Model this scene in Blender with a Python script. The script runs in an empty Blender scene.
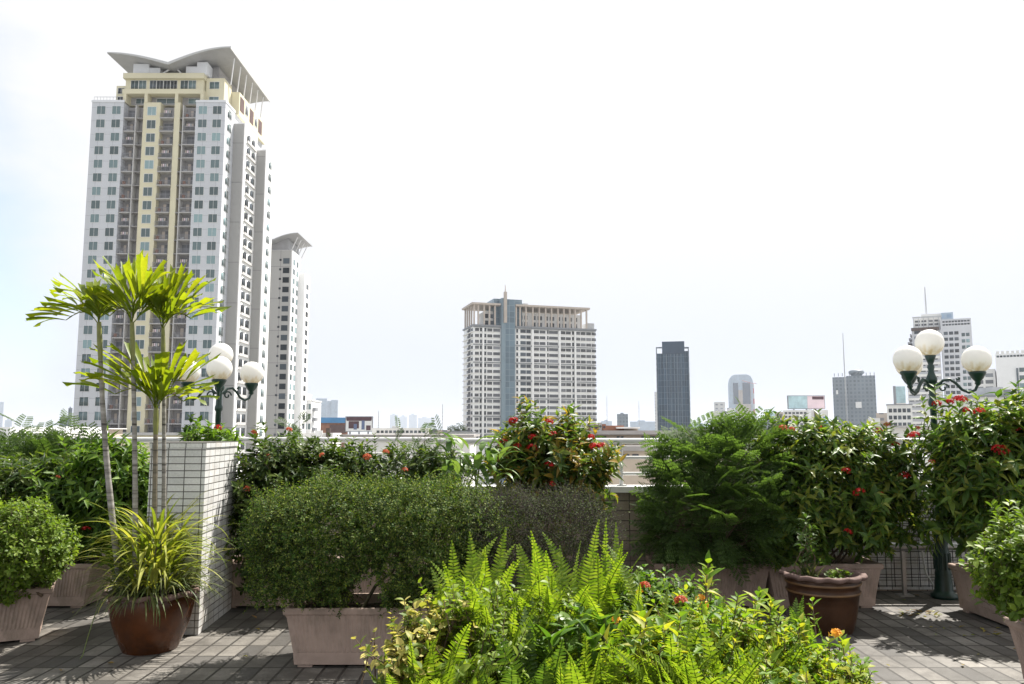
import bpy, math, random
import numpy as np
from mathutils import Vector, Matrix

random.seed(7)
rng = np.random.default_rng(11)
R = math.radians
C = bpy.context.scene.collection
SC = bpy.context.scene

# ------------------------------------------------------------------ camera
FPX, PITCH, EYE = 800.0, R(6.42), 1.6
cam_d = bpy.data.cameras.new('camera'); cam = bpy.data.objects.new('camera', cam_d); C.objects.link(cam)
cam.location = (0, 0, EYE); cam.rotation_euler = (R(90) + PITCH, 0, 0)
cam_d.sensor_width = 36; cam_d.lens = FPX / 1024 * 36; cam_d.clip_end = 20000; cam_d.clip_start = 0.05
SC.camera = cam
cp, sp = math.cos(PITCH), math.sin(PITCH)

def at(px, py, Y):
    """world point seen at photo position (px, py) when it stands Y metres ahead"""
    a = (px - 512) / FPX; b = (342 - py) / FPX
    d = np.array([a, cp - b * sp, sp + b * cp])
    return np.array([0, 0, EYE]) + d * (Y / d[1])

def gr(px, py, z=0.0):
    a = (px - 512) / FPX; b = (342 - py) / FPX
    d = np.array([a, cp - b * sp, sp + b * cp])
    return np.array([0, 0, EYE]) + d * ((z - EYE) / d[2])

# ------------------------------------------------------------------ materials
def new_mat(name):
    m = bpy.data.materials.new(name); m.use_nodes = True
    nt = m.node_tree; nt.nodes.clear()
    out = nt.nodes.new('ShaderNodeOutputMaterial')
    return m, nt, out

def nd(nt, t, **kw):
    n = nt.nodes.new(t)
    for k, v in kw.items():
        if k.startswith('i_'):
            n.inputs[k[2:].replace('_', ' ')].default_value = v
        else: setattr(n, k, v)
    return n

def rgba(c): return (c[0], c[1], c[2], 1)

def ramp(nt, stops):
    r = nt.nodes.new('ShaderNodeValToRGB'); e = r.color_ramp.elements
    while len(e) < len(stops): e.new(0.5)
    for i, (p, c) in enumerate(stops):
        e[i].position = p; e[i].color = rgba(c)
    return r

def paint(name, col, rough=0.6, var=0.15, scale=3.0, spec=0.3, metal=0.0, bump=0.0, bscale=60, stain=None):
    """plain procedural surface: base colour broken up by two noises, optional dirt, optional bump"""
    m, nt, out = new_mat(name); L = nt.links.new
    tc = nd(nt, 'ShaderNodeTexCoord')
    n1 = nd(nt, 'ShaderNodeTexNoise', i_Scale=scale, i_Detail=6.0, i_Roughness=0.65)
    L(tc.outputs['Object'], n1.inputs['Vector'])
    lo = tuple(c * (1 - var) for c in col); hi = tuple(min(1, c * (1 + var)) for c in col)
    rp = ramp(nt, [(0.3, lo), (0.7, hi)]); L(n1.outputs['Fac'], rp.inputs['Fac'])
    colsock = rp.outputs['Color']
    if stain:
        mp = nd(nt, 'ShaderNodeMapping'); mp.inputs['Scale'].default_value = stain[2]
        L(tc.outputs['Object'], mp.inputs['Vector'])
        n2 = nd(nt, 'ShaderNodeTexNoise', i_Scale=1.0, i_Detail=8.0, i_Roughness=0.7)
        L(mp.outputs['Vector'], n2.inputs['Vector'])
        r2 = ramp(nt, [(stain[1], (0, 0, 0)), (stain[1] + 0.2, (1, 1, 1))]); L(n2.outputs['Fac'], r2.inputs['Fac'])
        mx = nd(nt, 'ShaderNodeMix', data_type='RGBA'); L(r2.outputs['Color'], mx.inputs['Factor'])
        L(colsock, mx.inputs['A']); mx.inputs['B'].default_value = rgba(stain[0])
        colsock = mx.outputs['Result']
    b = nd(nt, 'ShaderNodeBsdfPrincipled', i_Roughness=rough, i_Metallic=metal)
    b.inputs['Specular IOR Level'].default_value = spec
    L(colsock, b.inputs['Base Color'])
    if bump:
        n3 = nd(nt, 'ShaderNodeTexNoise', i_Scale=bscale, i_Detail=4.0)
        L(tc.outputs['Object'], n3.inputs['Vector'])
        bp = nd(nt, 'ShaderNodeBump', i_Strength=bump, i_Distance=0.01); L(n3.outputs['Fac'], bp.inputs['Height'])
        L(bp.outputs['Normal'], b.inputs['Normal'])
    L(b.outputs['BSDF'], out.inputs['Surface'])
    return m

def leaf_mat(name, cols, trans=0.4, tmul=(1.5, 1.55, 0.6), rough=0.5, spec=0.25):
    m, nt, out = new_mat(name); L = nt.links.new
    g = nd(nt, 'ShaderNodeNewGeometry')
    n = len(cols)
    rp = ramp(nt, [((i + 0.5) / n, c) for i, c in enumerate(cols)])
    L(g.outputs['Random Per Island'], rp.inputs['Fac'])
    tc = nd(nt, 'ShaderNodeTexCoord')
    ns = nd(nt, 'ShaderNodeTexNoise', i_Scale=45.0, i_Detail=2.0); L(tc.outputs['Object'], ns.inputs['Vector'])
    mr = nd(nt, 'ShaderNodeMapRange'); mr.inputs['To Min'].default_value = 0.7; mr.inputs['To Max'].default_value = 1.3
    L(ns.outputs['Fac'], mr.inputs['Value'])
    sc = nd(nt, 'ShaderNodeVectorMath', operation='SCALE'); L(rp.outputs['Color'], sc.inputs[0]); L(mr.outputs['Result'], sc.inputs['Scale'])
    b = nd(nt, 'ShaderNodeBsdfPrincipled', i_Roughness=rough); b.inputs['Specular IOR Level'].default_value = spec
    L(sc.outputs['Vector'], b.inputs['Base Color'])
    mu = nd(nt, 'ShaderNodeVectorMath', operation='MULTIPLY'); mu.inputs[1].default_value = tmul
    L(sc.outputs['Vector'], mu.inputs[0])
    t = nd(nt, 'ShaderNodeBsdfTranslucent'); L(mu.outputs['Vector'], t.inputs['Color'])
    mx = nd(nt, 'ShaderNodeMixShader'); mx.inputs['Fac'].default_value = trans
    L(b.outputs['BSDF'], mx.inputs[1]); L(t.outputs['BSDF'], mx.inputs[2])
    L(mx.outputs['Shader'], out.inputs['Surface'])
    return m

def tile_mat(name, c1, c2, grout, w, h, mortar, rough=0.35, dirt=(0.1, 0.085, 0.07), floor=False, dirt_at=0.5, bumpd=0.004, spec=0.4):
    m, nt, out = new_mat(name); L = nt.links.new
    tc = nd(nt, 'ShaderNodeTexCoord'); sep = nd(nt, 'ShaderNodeSeparateXYZ'); L(tc.outputs['Object'], sep.inputs[0])
    cmb = nd(nt, 'ShaderNodeCombineXYZ')
    if floor:
        L(sep.outputs['X'], cmb.inputs['X']); L(sep.outputs['Y'], cmb.inputs['Y'])
    else:
        ad = nd(nt, 'ShaderNodeMath', operation='ADD'); L(sep.outputs['X'], ad.inputs[0]); L(sep.outputs['Y'], ad.inputs[1])
        L(ad.outputs[0], cmb.inputs['X']); L(sep.outputs['Z'], cmb.inputs['Y'])
    br = nd(nt, 'ShaderNodeTexBrick', offset=0.0, squash=1.0)
    br.inputs['Scale'].default_value = 1.0; br.inputs['Mortar Size'].default_value = mortar
    br.inputs['Brick Width'].default_value = w; br.inputs['Row Height'].default_value = h
    br.inputs['Mortar Smooth'].default_value = 0.15; br.inputs['Bias'].default_value = 0.0
    br.inputs['Color1'].default_value = rgba(c1); br.inputs['Color2'].default_value = rgba(c2); br.inputs['Mortar'].default_value = rgba(grout)
    L(cmb.outputs[0], br.inputs['Vector'])
    n1 = nd(nt, 'ShaderNodeTexNoise', i_Scale=1.6, i_Detail=9.0, i_Roughness=0.72); L(tc.outputs['Object'], n1.inputs['Vector'])
    r1 = ramp(nt, [(dirt_at - 0.06, (0, 0, 0)), (dirt_at + 0.13, (1, 1, 1))]); L(n1.outputs['Fac'], r1.inputs['Fac'])
    mm = nd(nt, 'ShaderNodeMath', operation='MULTIPLY'); mm.inputs[1].default_value = 0.75; L(r1.outputs['Color'], mm.inputs[0])
    mx = nd(nt, 'ShaderNodeMix', data_type='RGBA'); L(mm.outputs[0], mx.inputs['Factor'])
    L(br.outputs['Color'], mx.inputs['A']); mx.inputs['B'].default_value = rgba(dirt)
    n2 = nd(nt, 'ShaderNodeTexNoise', i_Scale=70.0, i_Detail=3.0); L(tc.outputs['Object'], n2.inputs['Vector'])
    mr = nd(nt, 'ShaderNodeMapRange'); mr.inputs['To Min'].default_value = 0.75; mr.inputs['To Max'].default_value = 1.2; L(n2.outputs['Fac'], mr.inputs['Value'])
    sc = nd(nt, 'ShaderNodeVectorMath', operation='SCALE'); L(mx.outputs['Result'], sc.inputs[0]); L(mr.outputs['Result'], sc.inputs['Scale'])
    b = nd(nt, 'ShaderNodeBsdfPrincipled', i_Roughness=rough); b.inputs['Specular IOR Level'].default_value = spec
    L(sc.outputs['Vector'], b.inputs['Base Color'])
    inv = nd(nt, 'ShaderNodeMath', operation='SUBTRACT'); inv.inputs[0].default_value = 1.0; L(br.outputs['Fac'], inv.inputs[1])
    bp = nd(nt, 'ShaderNodeBump', i_Strength=0.6, i_Distance=bumpd); L(inv.outputs[0], bp.inputs['Height']); L(bp.outputs['Normal'], b.inputs['Normal'])
    L(b.outputs['BSDF'], out.inputs['Surface'])
    return m

def glass_mat(name, col, rough=0.08, var=0.5, scale=0.3):
    """window glass: dark reflective pane, tone varies from pane to pane like curtains behind it"""
    m, nt, out = new_mat(name); L = nt.links.new
    oi = nd(nt, 'ShaderNodeObjectInfo'); g = nd(nt, 'ShaderNodeNewGeometry')
    ad = nd(nt, 'ShaderNodeMath', operation='ADD'); L(oi.outputs['Random'], ad.inputs[0]); L(g.outputs['Random Per Island'], ad.inputs[1])
    fr = nd(nt, 'ShaderNodeMath', operation='FRACT'); L(ad.outputs[0], fr.inputs[0])
    rp = ramp(nt, [(0.1, tuple(c * (1 - var) for c in col)), (0.6, col), (1.0, tuple(min(1, c * (1 + 2.2 * var)) for c in col))]); L(fr.outputs[0], rp.inputs['Fac'])
    b = nd(nt, 'ShaderNodeBsdfPrincipled', i_Roughness=rough); b.inputs['Specular IOR Level'].default_value = 0.6
    L(rp.outputs['Color'], b.inputs['Base Color']); L(b.outputs['BSDF'], out.inputs['Surface'])
    return m

def grid_mat(name, wall, win, w, h, gap, rough=0.5):
    """curtain wall / far window grid for facades more than half a kilometre away"""
    m, nt, out = new_mat(name); L = nt.links.new
    tc = nd(nt, 'ShaderNodeTexCoord'); sep = nd(nt, 'ShaderNodeSeparateXYZ'); L(tc.outputs['Object'], sep.inputs[0])
    ad = nd(nt, 'ShaderNodeMath', operation='ADD'); L(sep.outputs['X'], ad.inputs[0]); L(sep.outputs['Y'], ad.inputs[1])
    cmb = nd(nt, 'ShaderNodeCombineXYZ'); L(ad.outputs[0], cmb.inputs['X']); L(sep.outputs['Z'], cmb.inputs['Y'])
    br = nd(nt, 'ShaderNodeTexBrick', offset=0.0, squash=1.0)
    br.inputs['Scale'].default_value = 1.0; br.inputs['Mortar Size'].default_value = gap
    br.inputs['Brick Width'].default_value = w; br.inputs['Row Height'].default_value = h; br.inputs['Mortar Smooth'].default_value = 0.0
    br.inputs['Color1'].default_value = rgba(win); br.inputs['Color2'].default_value = rgba(tuple(c * 1.5 for c in win)); br.inputs['Mortar'].default_value = rgba(wall)
    L(cmb.outputs[0], br.inputs['Vector'])
    n1 = nd(nt, 'ShaderNodeTexNoise', i_Scale=0.05, i_Detail=3.0); L(tc.outputs['Object'], n1.inputs['Vector'])
    mr = nd(nt, 'ShaderNodeMapRange'); mr.inputs['To Min'].default_value = 0.75; mr.inputs['To Max'].default_value = 1.25; L(n1.outputs['Fac'], mr.inputs['Value'])
    sc = nd(nt, 'ShaderNodeVectorMath', operation='SCALE'); L(br.outputs['Color'], sc.inputs[0]); L(mr.outputs['Result'], sc.inputs['Scale'])
    b = nd(nt, 'ShaderNodeBsdfPrincipled', i_Roughness=rough); L(sc.outputs['Vector'], b.inputs['Base Color'])
    L(b.outputs['BSDF'], out.inputs['Surface'])
    return m

M = {}
M['floor'] = tile_mat('terrace paving', (0.27, 0.25, 0.22), (0.075, 0.072, 0.068), (0.036, 0.033, 0.029), 0.142, 0.284, 0.010, rough=0.55, dirt=(0.055, 0.05, 0.043), floor=True, dirt_at=0.46, spec=0.3)
M['white_tile'] = tile_mat('white wall tile', (0.74, 0.735, 0.72), (0.58, 0.58, 0.57), (0.09, 0.085, 0.08), 0.135, 0.056, 0.004, rough=0.3, dirt=(0.38, 0.33, 0.27), dirt_at=0.56, bumpd=0.002)
M['old_tile'] = tile_mat('weathered wall tile', (0.40, 0.34, 0.27), (0.30, 0.26, 0.21), (0.035, 0.03, 0.028), 0.2, 0.1, 0.005, rough=0.4, dirt=(0.16, 0.13, 0.1), dirt_at=0.5, bumpd=0.002)
M['planter'] = paint('pinkish planter concrete', (0.38, 0.285, 0.235), 0.8, 0.18, 5, 0.2, bump=0.35, bscale=120, stain=((0.22, 0.175, 0.14), 0.5, (5, 5, 2.2)))
M['soil'] = paint('dark soil', (0.045, 0.032, 0.022), 0.95, 0.5, 40, 0.1, bump=1.0, bscale=60)
M['glaze'] = paint('orange brown glaze', (0.08, 0.026, 0.008), 0.25, 0.4, 4, 0.35, bump=0.2, bscale=25, stain=((0.035, 0.015, 0.008), 0.48, (3, 3, 6)))
M['glaze_dark'] = paint('dark brown glaze', (0.05, 0.022, 0.010), 0.4, 0.35, 4, 0.25, bump=0.15, bscale=30, stain=((0.05, 0.028, 0.018), 0.52, (3, 3, 7)))
M['rim_clay'] = paint('bare clay rim', (0.15, 0.1, 0.085), 0.8, 0.2, 12, 0.25, bump=0.3, bscale=60)
M['glaze_band'] = paint('ochre glaze band', (0.14, 0.075, 0.028), 0.35, 0.3, 9, 0.5)
M['coping'] = paint('white coping paint', (0.78, 0.78, 0.76), 0.5, 0.08, 4, 0.3, stain=((0.5, 0.48, 0.44), 0.62, (2, 2, 9)))
M['rail'] = paint('white rail paint', (0.55, 0.55, 0.54), 0.35, 0.08, 3, 0.4, stain=((0.35, 0.33, 0.3), 0.64, (5, 5, 12)))
M['steel'] = paint('galvanised pipe', (0.4, 0.4, 0.4), 0.35, 0.15, 20, 0.5, metal=0.6)
M['wire'] = paint('black coated wire', (0.03, 0.03, 0.032), 0.5, 0.2, 10)
M['lamp_iron'] = paint('dark green iron', (0.008, 0.034, 0.026), 0.38, 0.25, 12, 0.5)
M['bark'] = paint('twig bark', (0.13, 0.095, 0.065), 0.85, 0.3, 40, 0.15)
M['greybark'] = paint('dry grey twigs', (0.07, 0.054, 0.058), 0.85, 0.4, 40, 0.15)
M['darktwig'] = paint('dark green twigs', (0.055, 0.05, 0.028), 0.85, 0.3, 40, 0.15)
M['greenstem'] = paint('green stem', (0.13, 0.17, 0.05), 0.6, 0.25, 30)
M['cable'] = paint('pale cable', (0.55, 0.54, 0.5), 0.5, 0.1, 10)
# globe
def globe_mat():
    m, nt, out = new_mat('milky globe'); L = nt.links.new
    tc = nd(nt, 'ShaderNodeTexCoord'); sep = nd(nt, 'ShaderNodeSeparateXYZ'); L(tc.outputs['Object'], sep.inputs[0])
    mp = nd(nt, 'ShaderNodeMapping'); mp.inputs['Scale'].default_value = (14, 14, 2.5); L(tc.outputs['Object'], mp.inputs['Vector'])
    n = nd(nt, 'ShaderNodeTexNoise', i_Scale=2.0, i_Detail=5.0); L(mp.outputs['Vector'], n.inputs['Vector'])
    mr = nd(nt, 'ShaderNodeMapRange'); mr.inputs['From Min'].default_value = 0.03; mr.inputs['From Max'].default_value = -0.15; L(sep.outputs['Z'], mr.inputs['Value'])
    mu = nd(nt, 'ShaderNodeMath', operation='MULTIPLY'); L(n.outputs['Fac'], mu.inputs[0]); L(mr.outputs['Result'], mu.inputs[1])
    rp = ramp(nt, [(0.16, (0.9, 0.89, 0.86)), (0.42, (0.68, 0.57, 0.38)), (0.7, (0.5, 0.39, 0.22))]); L(mu.outputs[0], rp.inputs['Fac'])
    b = nd(nt, 'ShaderNodeBsdfPrincipled', i_Roughness=0.25); L(rp.outputs['Color'], b.inputs['Base Color'])
    t = nd(nt, 'ShaderNodeBsdfTranslucent'); L(rp.outputs['Color'], t.inputs['Color'])
    mx = nd(nt, 'ShaderNodeMixShader'); mx.inputs['Fac'].default_value = 0.35
    L(b.outputs['BSDF'], mx.inputs[1]); L(t.outputs['BSDF'], mx.inputs[2]); L(mx.outputs['Shader'], out.inputs['Surface'])
    return m
M['globe'] = globe_mat()
# palm trunk with leaf-scar rings
def palm_mat(name, a, b_, ring):
    m, nt, out = new_mat(name); L = nt.links.new
    tc = nd(nt, 'ShaderNodeTexCoord'); mp = nd(nt, 'ShaderNodeMapping'); mp.inputs['Scale'].default_value = (1.5, 1.5, 26); L(tc.outputs['Object'], mp.inputs['Vector'])
    n = nd(nt, 'ShaderNodeTexNoise', i_Scale=1.0, i_Detail=3.0, i_Roughness=0.6); L(mp.outputs['Vector'], n.inputs['Vector'])
    n2 = nd(nt, 'ShaderNodeTexNoise', i_Scale=35.0, i_Detail=4.0); L(tc.outputs['Object'], n2.inputs['Vector'])
    rp = ramp(nt, [(0.38, ring), (0.46, a), (0.7, b_)]); L(n.outputs['Fac'], rp.inputs['Fac'])
    mr = nd(nt, 'ShaderNodeMapRange'); mr.inputs['To Min'].default_value = 0.7; mr.inputs['To Max'].default_value = 1.25; L(n2.outputs['Fac'], mr.inputs['Value'])
    sc = nd(nt, 'ShaderNodeVectorMath', operation='SCALE'); L(rp.outputs['Color'], sc.inputs[0]); L(mr.outputs['Result'], sc.inputs['Scale'])
    b = nd(nt, 'ShaderNodeBsdfPrincipled', i_Roughness=0.75); L(sc.outputs['Vector'], b.inputs['Base Color'])
    bp = nd(nt, 'ShaderNodeBump', i_Strength=0.5, i_Distance=0.006); L(n.outputs['Fac'], bp.inputs['Height']); L(bp.outputs['Normal'], b.inputs['Normal'])
    L(b.outputs['BSDF'], out.inputs['Surface'])
    return m
M['palm_grey'] = palm_mat('ringed grey palm trunk', (0.2, 0.185, 0.165), (0.38, 0.36, 0.33), (0.045, 0.038, 0.032))
M['palm_dark'] = palm_mat('ringed brown palm trunk', (0.15, 0.13, 0.09), (0.24, 0.2, 0.15), (0.045, 0.04, 0.03))
M['crownshaft'] = paint('palm crownshaft', (0.17, 0.18, 0.045), 0.45, 0.3, 14, 0.4)

# leaves
M['lf_hedge'] = leaf_mat('small hedge leaves', [(0.022, 0.05, 0.010), (0.042, 0.088, 0.016), (0.066, 0.125, 0.02), (0.11, 0.165, 0.03), (0.19, 0.23, 0.05)], 0.34, rough=0.6, spec=0.18)
M['lf_dry'] = leaf_mat('dry hedge leaves', [(0.03, 0.045, 0.018), (0.05, 0.07, 0.024), (0.075, 0.085, 0.035)], 0.25, rough=0.7, spec=0.1)
M['lf_round'] = leaf_mat('bright shrub leaves', [(0.075, 0.13, 0.014), (0.11, 0.18, 0.02), (0.15, 0.225, 0.028), (0.2, 0.27, 0.045)], 0.38)
M['lf_ixora'] = leaf_mat('glossy ixora leaves', [(0.042, 0.088, 0.017), (0.068, 0.13, 0.022), (0.1, 0.175, 0.027), (0.14, 0.21, 0.032), (0.21, 0.235, 0.04)], 0.42, rough=0.42, spec=0.3)
M['lf_ixora_y'] = leaf_mat('ixora leaves with yellowing ones', [(0.042, 0.082, 0.016), (0.07, 0.128, 0.022), (0.105, 0.165, 0.026), (0.15, 0.19, 0.033), (0.3, 0.2, 0.04)], 0.42, rough=0.42, spec=0.3)
M['lf_dark'] = leaf_mat('dark climbing leaves', [(0.026, 0.052, 0.013), (0.045, 0.082, 0.016), (0.07, 0.115, 0.021), (0.11, 0.15, 0.03)], 0.38, rough=0.5, spec=0.25)
M['lf_big'] = leaf_mat('pale drooping leaves', [(0.08, 0.15, 0.04), (0.12, 0.2, 0.055), (0.17, 0.25, 0.075)], 0.32, rough=0.4, spec=0.35)
M['lf_bright'] = leaf_mat('fresh green leaves', [(0.04, 0.09, 0.014), (0.075, 0.145, 0.018), (0.11, 0.19, 0.024), (0.15, 0.24, 0.03)], 0.4)
M['lf_lacy'] = leaf_mat('feathery dark leaflets', [(0.055, 0.1, 0.03), (0.075, 0.13, 0.036), (0.1, 0.165, 0.045)], 0.42, rough=0.55, spec=0.25)
M['lf_lacy2'] = leaf_mat('feathery mid green leaflets', [(0.045, 0.085, 0.022), (0.065, 0.115, 0.028), (0.09, 0.145, 0.04)], 0.38, rough=0.55, spec=0.25)
M['lf_palm'] = leaf_mat('palm leaflets', [(0.11, 0.165, 0.014), (0.16, 0.215, 0.018), (0.2, 0.25, 0.024), (0.24, 0.255, 0.03)], 0.55, tmul=(1.75, 1.6, 0.4), rough=0.38, spec=0.4)
M['lf_ribbon'] = leaf_mat('ribbon leaves', [(0.11, 0.16, 0.02), (0.2, 0.25, 0.035), (0.28, 0.31, 0.05), (0.36, 0.37, 0.1)], 0.42, tmul=(1.5, 1.45, 0.55))
M['lf_ribbon_tuft'] = leaf_mat('tuft leaves', [(0.055, 0.085, 0.025), (0.1, 0.125, 0.04), (0.16, 0.17, 0.07)], 0.35)
M['lf_fern'] = leaf_mat('fern leaflets', [(0.10, 0.17, 0.016), (0.14, 0.22, 0.02), (0.18, 0.26, 0.028), (0.22, 0.29, 0.04)], 0.46, tmul=(1.5, 1.5, 0.5), rough=0.45)
M['lf_fern_dk'] = leaf_mat('dark green fern leaflets', [(0.045, 0.09, 0.016), (0.07, 0.125, 0.02), (0.1, 0.16, 0.026)], 0.4, rough=0.45)  # darker green set of the fern leaf colours
M['lf_gold'] = leaf_mat('golden green leaves', [(0.09, 0.18, 0.018), (0.15, 0.26, 0.024), (0.22, 0.31, 0.028), (0.36, 0.37, 0.045)], 0.46, tmul=(1.4, 1.35, 0.5))
M['lf_cream'] = leaf_mat('cream variegated leaves', [(0.10, 0.16, 0.02), (0.17, 0.22, 0.03), (0.42, 0.38, 0.09), (0.55, 0.48, 0.16)], 0.4, tmul=(1.2, 1.2, 0.6))
M['lf_rosette'] = leaf_mat('glossy rosette leaves', [(0.065, 0.14, 0.02), (0.1, 0.19, 0.026), (0.14, 0.23, 0.04)], 0.4, rough=0.4, spec=0.3)
M['lf_fallen'] = leaf_mat('fallen leaves', [(0.22, 0.13, 0.05), (0.3, 0.26, 0.06), (0.16, 0.2, 0.04)], 0.2)
M['fl_red'] = leaf_mat('red petals', [(0.36, 0.008, 0.01), (0.46, 0.012, 0.013), (0.55, 0.025, 0.02)], 0.3, tmul=(1.1, 1.0, 1.0), rough=0.5)
M['fl_orange'] = leaf_mat('faded orange petals', [(0.5, 0.09, 0.04), (0.6, 0.16, 0.07), (0.45, 0.12, 0.05)], 0.3, tmul=(1.1, 1.0, 1.0), rough=0.5)
M['fl_yellow'] = leaf_mat('yellow petals', [(0.7, 0.3, 0.03), (0.8, 0.45, 0.05)], 0.3, tmul=(1.1, 1.0, 1.0), rough=0.5)

# city
M['wall_white'] = tile_mat('white tower render', (0.60, 0.615, 0.65), (0.56, 0.575, 0.61), (0.34, 0.35, 0.38), 3.3, 3.06, 0.035, rough=0.7, dirt=(0.6, 0.6, 0.6), dirt_at=0.75, bumpd=0.01, spec=0.2)
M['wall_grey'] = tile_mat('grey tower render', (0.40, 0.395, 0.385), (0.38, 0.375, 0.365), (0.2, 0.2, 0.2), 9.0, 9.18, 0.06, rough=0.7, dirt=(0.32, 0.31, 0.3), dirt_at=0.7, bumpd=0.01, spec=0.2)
M['yellow'] = paint('yellow tower render', (0.66, 0.615, 0.45), 0.7, 0.05, 0.2)
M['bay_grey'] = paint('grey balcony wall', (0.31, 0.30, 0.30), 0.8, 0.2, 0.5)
M['slab'] = paint('pale slab', (0.5, 0.49, 0.48), 0.7, 0.1, 0.5)
M['rail_city'] = paint('grey balcony railing', (0.25, 0.25, 0.27), 0.5, 0.15, 1.0)
M['dark_door'] = paint('dark balcony door', (0.10, 0.105, 0.115), 0.3, 0.5, 0.35, 0.5)
M['win'] = glass_mat('blue grey window glass', (0.12, 0.175, 0.185))
M['win_dark'] = glass_mat('dark window glass', (0.045, 0.055, 0.065))
M['win_band'] = glass_mat('band window glass', (0.12, 0.125, 0.135), var=0.4)
M['wframe'] = paint('white window frame', (0.75, 0.75, 0.75), 0.5, 0.03, 1)
M['roof_metal'] = paint('grey metal roof', (0.36, 0.36, 0.37), 0.5, 0.1, 0.3, 0.4)
M['roof_edge'] = paint('roof edge trim', (0.5, 0.5, 0.5), 0.5, 0.05, 0.5)
M['ph_white'] = paint('penthouse white', (0.7, 0.71, 0.74), 0.6, 0.05, 0.3)
M['pinkbrown'] = paint('pinkish brown cladding', (0.12, 0.075, 0.07), 0.6, 0.2, 0.5)
M['beige'] = paint('beige render', (0.52, 0.44, 0.36), 0.75, 0.12, 0.4, stain=((0.4, 0.34, 0.28), 0.6, (0.8, 0.8, 0.2)))
M['beige_light'] = paint('light beige frame', (0.48, 0.42, 0.37), 0.7, 0.08, 0.3)
M['pure_white'] = paint('white render', (0.84, 0.84, 0.84), 0.7, 0.04, 0.2)
M['off_white'] = paint('off white render', (0.74, 0.73, 0.71), 0.75, 0.1, 0.15, stain=((0.5, 0.48, 0.46), 0.6, (0.3, 0.3, 0.06)))
M['far_wall'] = paint('pale grey far render', (0.52, 0.53, 0.56), 0.7, 0.08, 0.1)
M['line_grey'] = paint('grey string course', (0.25, 0.26, 0.28), 0.7, 0.1, 0.2)
M['strip_dark'] = paint('dark cladding strip', (0.07, 0.07, 0.08), 0.6, 0.15, 0.2)
M['blue_glass'] = grid_mat('blue grey curtain wall', (0.24, 0.3, 0.34), (0.1, 0.145, 0.18), 2.6, 3.0, 0.1, 0.35)
M['blue_glass_lt'] = paint('pale blue spine panels', (0.2, 0.265, 0.31), 0.4, 0.06, 0.2, 0.5)
M['dark_glass'] = grid_mat('dark tower glass', (0.14, 0.19, 0.24), (0.026, 0.052, 0.082), 1.5, 3.6, 0.09, 0.2)
M['dark_glass2'] = paint('dark tower crown glass', (0.035, 0.06, 0.095), 0.2, 0.2, 0.1, 0.5)
M['far_blue'] = grid_mat('hazy blue far tower', (0.34, 0.42, 0.5), (0.2, 0.27, 0.36), 4.0, 3.5, 0.7)  # pale blue of distant haze mixed into the wall colour; also tints a glass top
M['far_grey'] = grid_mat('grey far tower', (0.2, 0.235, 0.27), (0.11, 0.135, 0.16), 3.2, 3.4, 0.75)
M['far_white'] = grid_mat('white far block', (0.62, 0.62, 0.62), (0.25, 0.27, 0.3), 4.2, 3.4, 1.1)
M['far_tan'] = grid_mat('tan far block', (0.42, 0.36, 0.31), (0.15, 0.15, 0.16), 4.0, 3.3, 0.9)
M['blue_roof'] = paint('blue metal roof', (0.08, 0.25, 0.48), 0.5, 0.12, 0.2)
M['grey_roof'] = paint('grey sheet roof', (0.36, 0.34, 0.33), 0.7, 0.2, 0.3)
M['brown_dark'] = paint('dark brown cladding', (0.09, 0.065, 0.055), 0.7, 0.2, 0.5)
M['terracotta'] = paint('terracotta brick', (0.30, 0.15, 0.10), 0.8, 0.3, 0.6)
M['red_paint'] = paint('red mast paint', (0.45, 0.06, 0.05), 0.6, 0.1, 1)
M['white_paint'] = paint('white mast paint', (0.75, 0.75, 0.75), 0.6, 0.1, 1)
M['cyan_panel'] = paint('pale cyan board', (0.42, 0.58, 0.62), 0.5, 0.25, 0.25)
M['pink_panel'] = paint('pale pink board', (0.72, 0.58, 0.62), 0.5, 0.1, 0.25)
M['maroon'] = paint('dark maroon board', (0.085, 0.04, 0.05), 0.5, 0.3, 0.4)
M['slate_blue'] = paint('slate blue board', (0.12, 0.16, 0.28), 0.5, 0.2, 0.4)
M['tank'] = paint('grey tank', (0.45, 0.46, 0.47), 0.5, 0.1, 0.5)
M['crown_far'] = leaf_mat('distant tree leaves', [(0.02, 0.04, 0.015), (0.035, 0.06, 0.02), (0.05, 0.08, 0.028)], 0.25)

# ------------------------------------------------------------------ object helpers
ORG = {}
def thing(name, label, cat, loc=(0, 0, 0), rot=0.0, group=None, local=False):
    o = bpy.data.objects.new(name, None); C.objects.link(o)
    o.location = loc; o.rotation_euler = (0, 0, rot); o.empty_display_size = 0.2
    o['label'] = label; o['category'] = cat
    if group: o['group'] = group
    ORG[o.name] = np.zeros(3) if local else np.array(loc, float)
    return o

def tag(o, label, cat, group=None):
    o['label'] = label; o['category'] = cat
    if group: o['group'] = group
    return o

def link_mesh(name, me, parent):
    o = bpy.data.objects.new(name, me); C.objects.link(o)
    if parent is not None:
        o.parent = parent; ORG[o.name] = ORG[parent.name]
    return o

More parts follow.
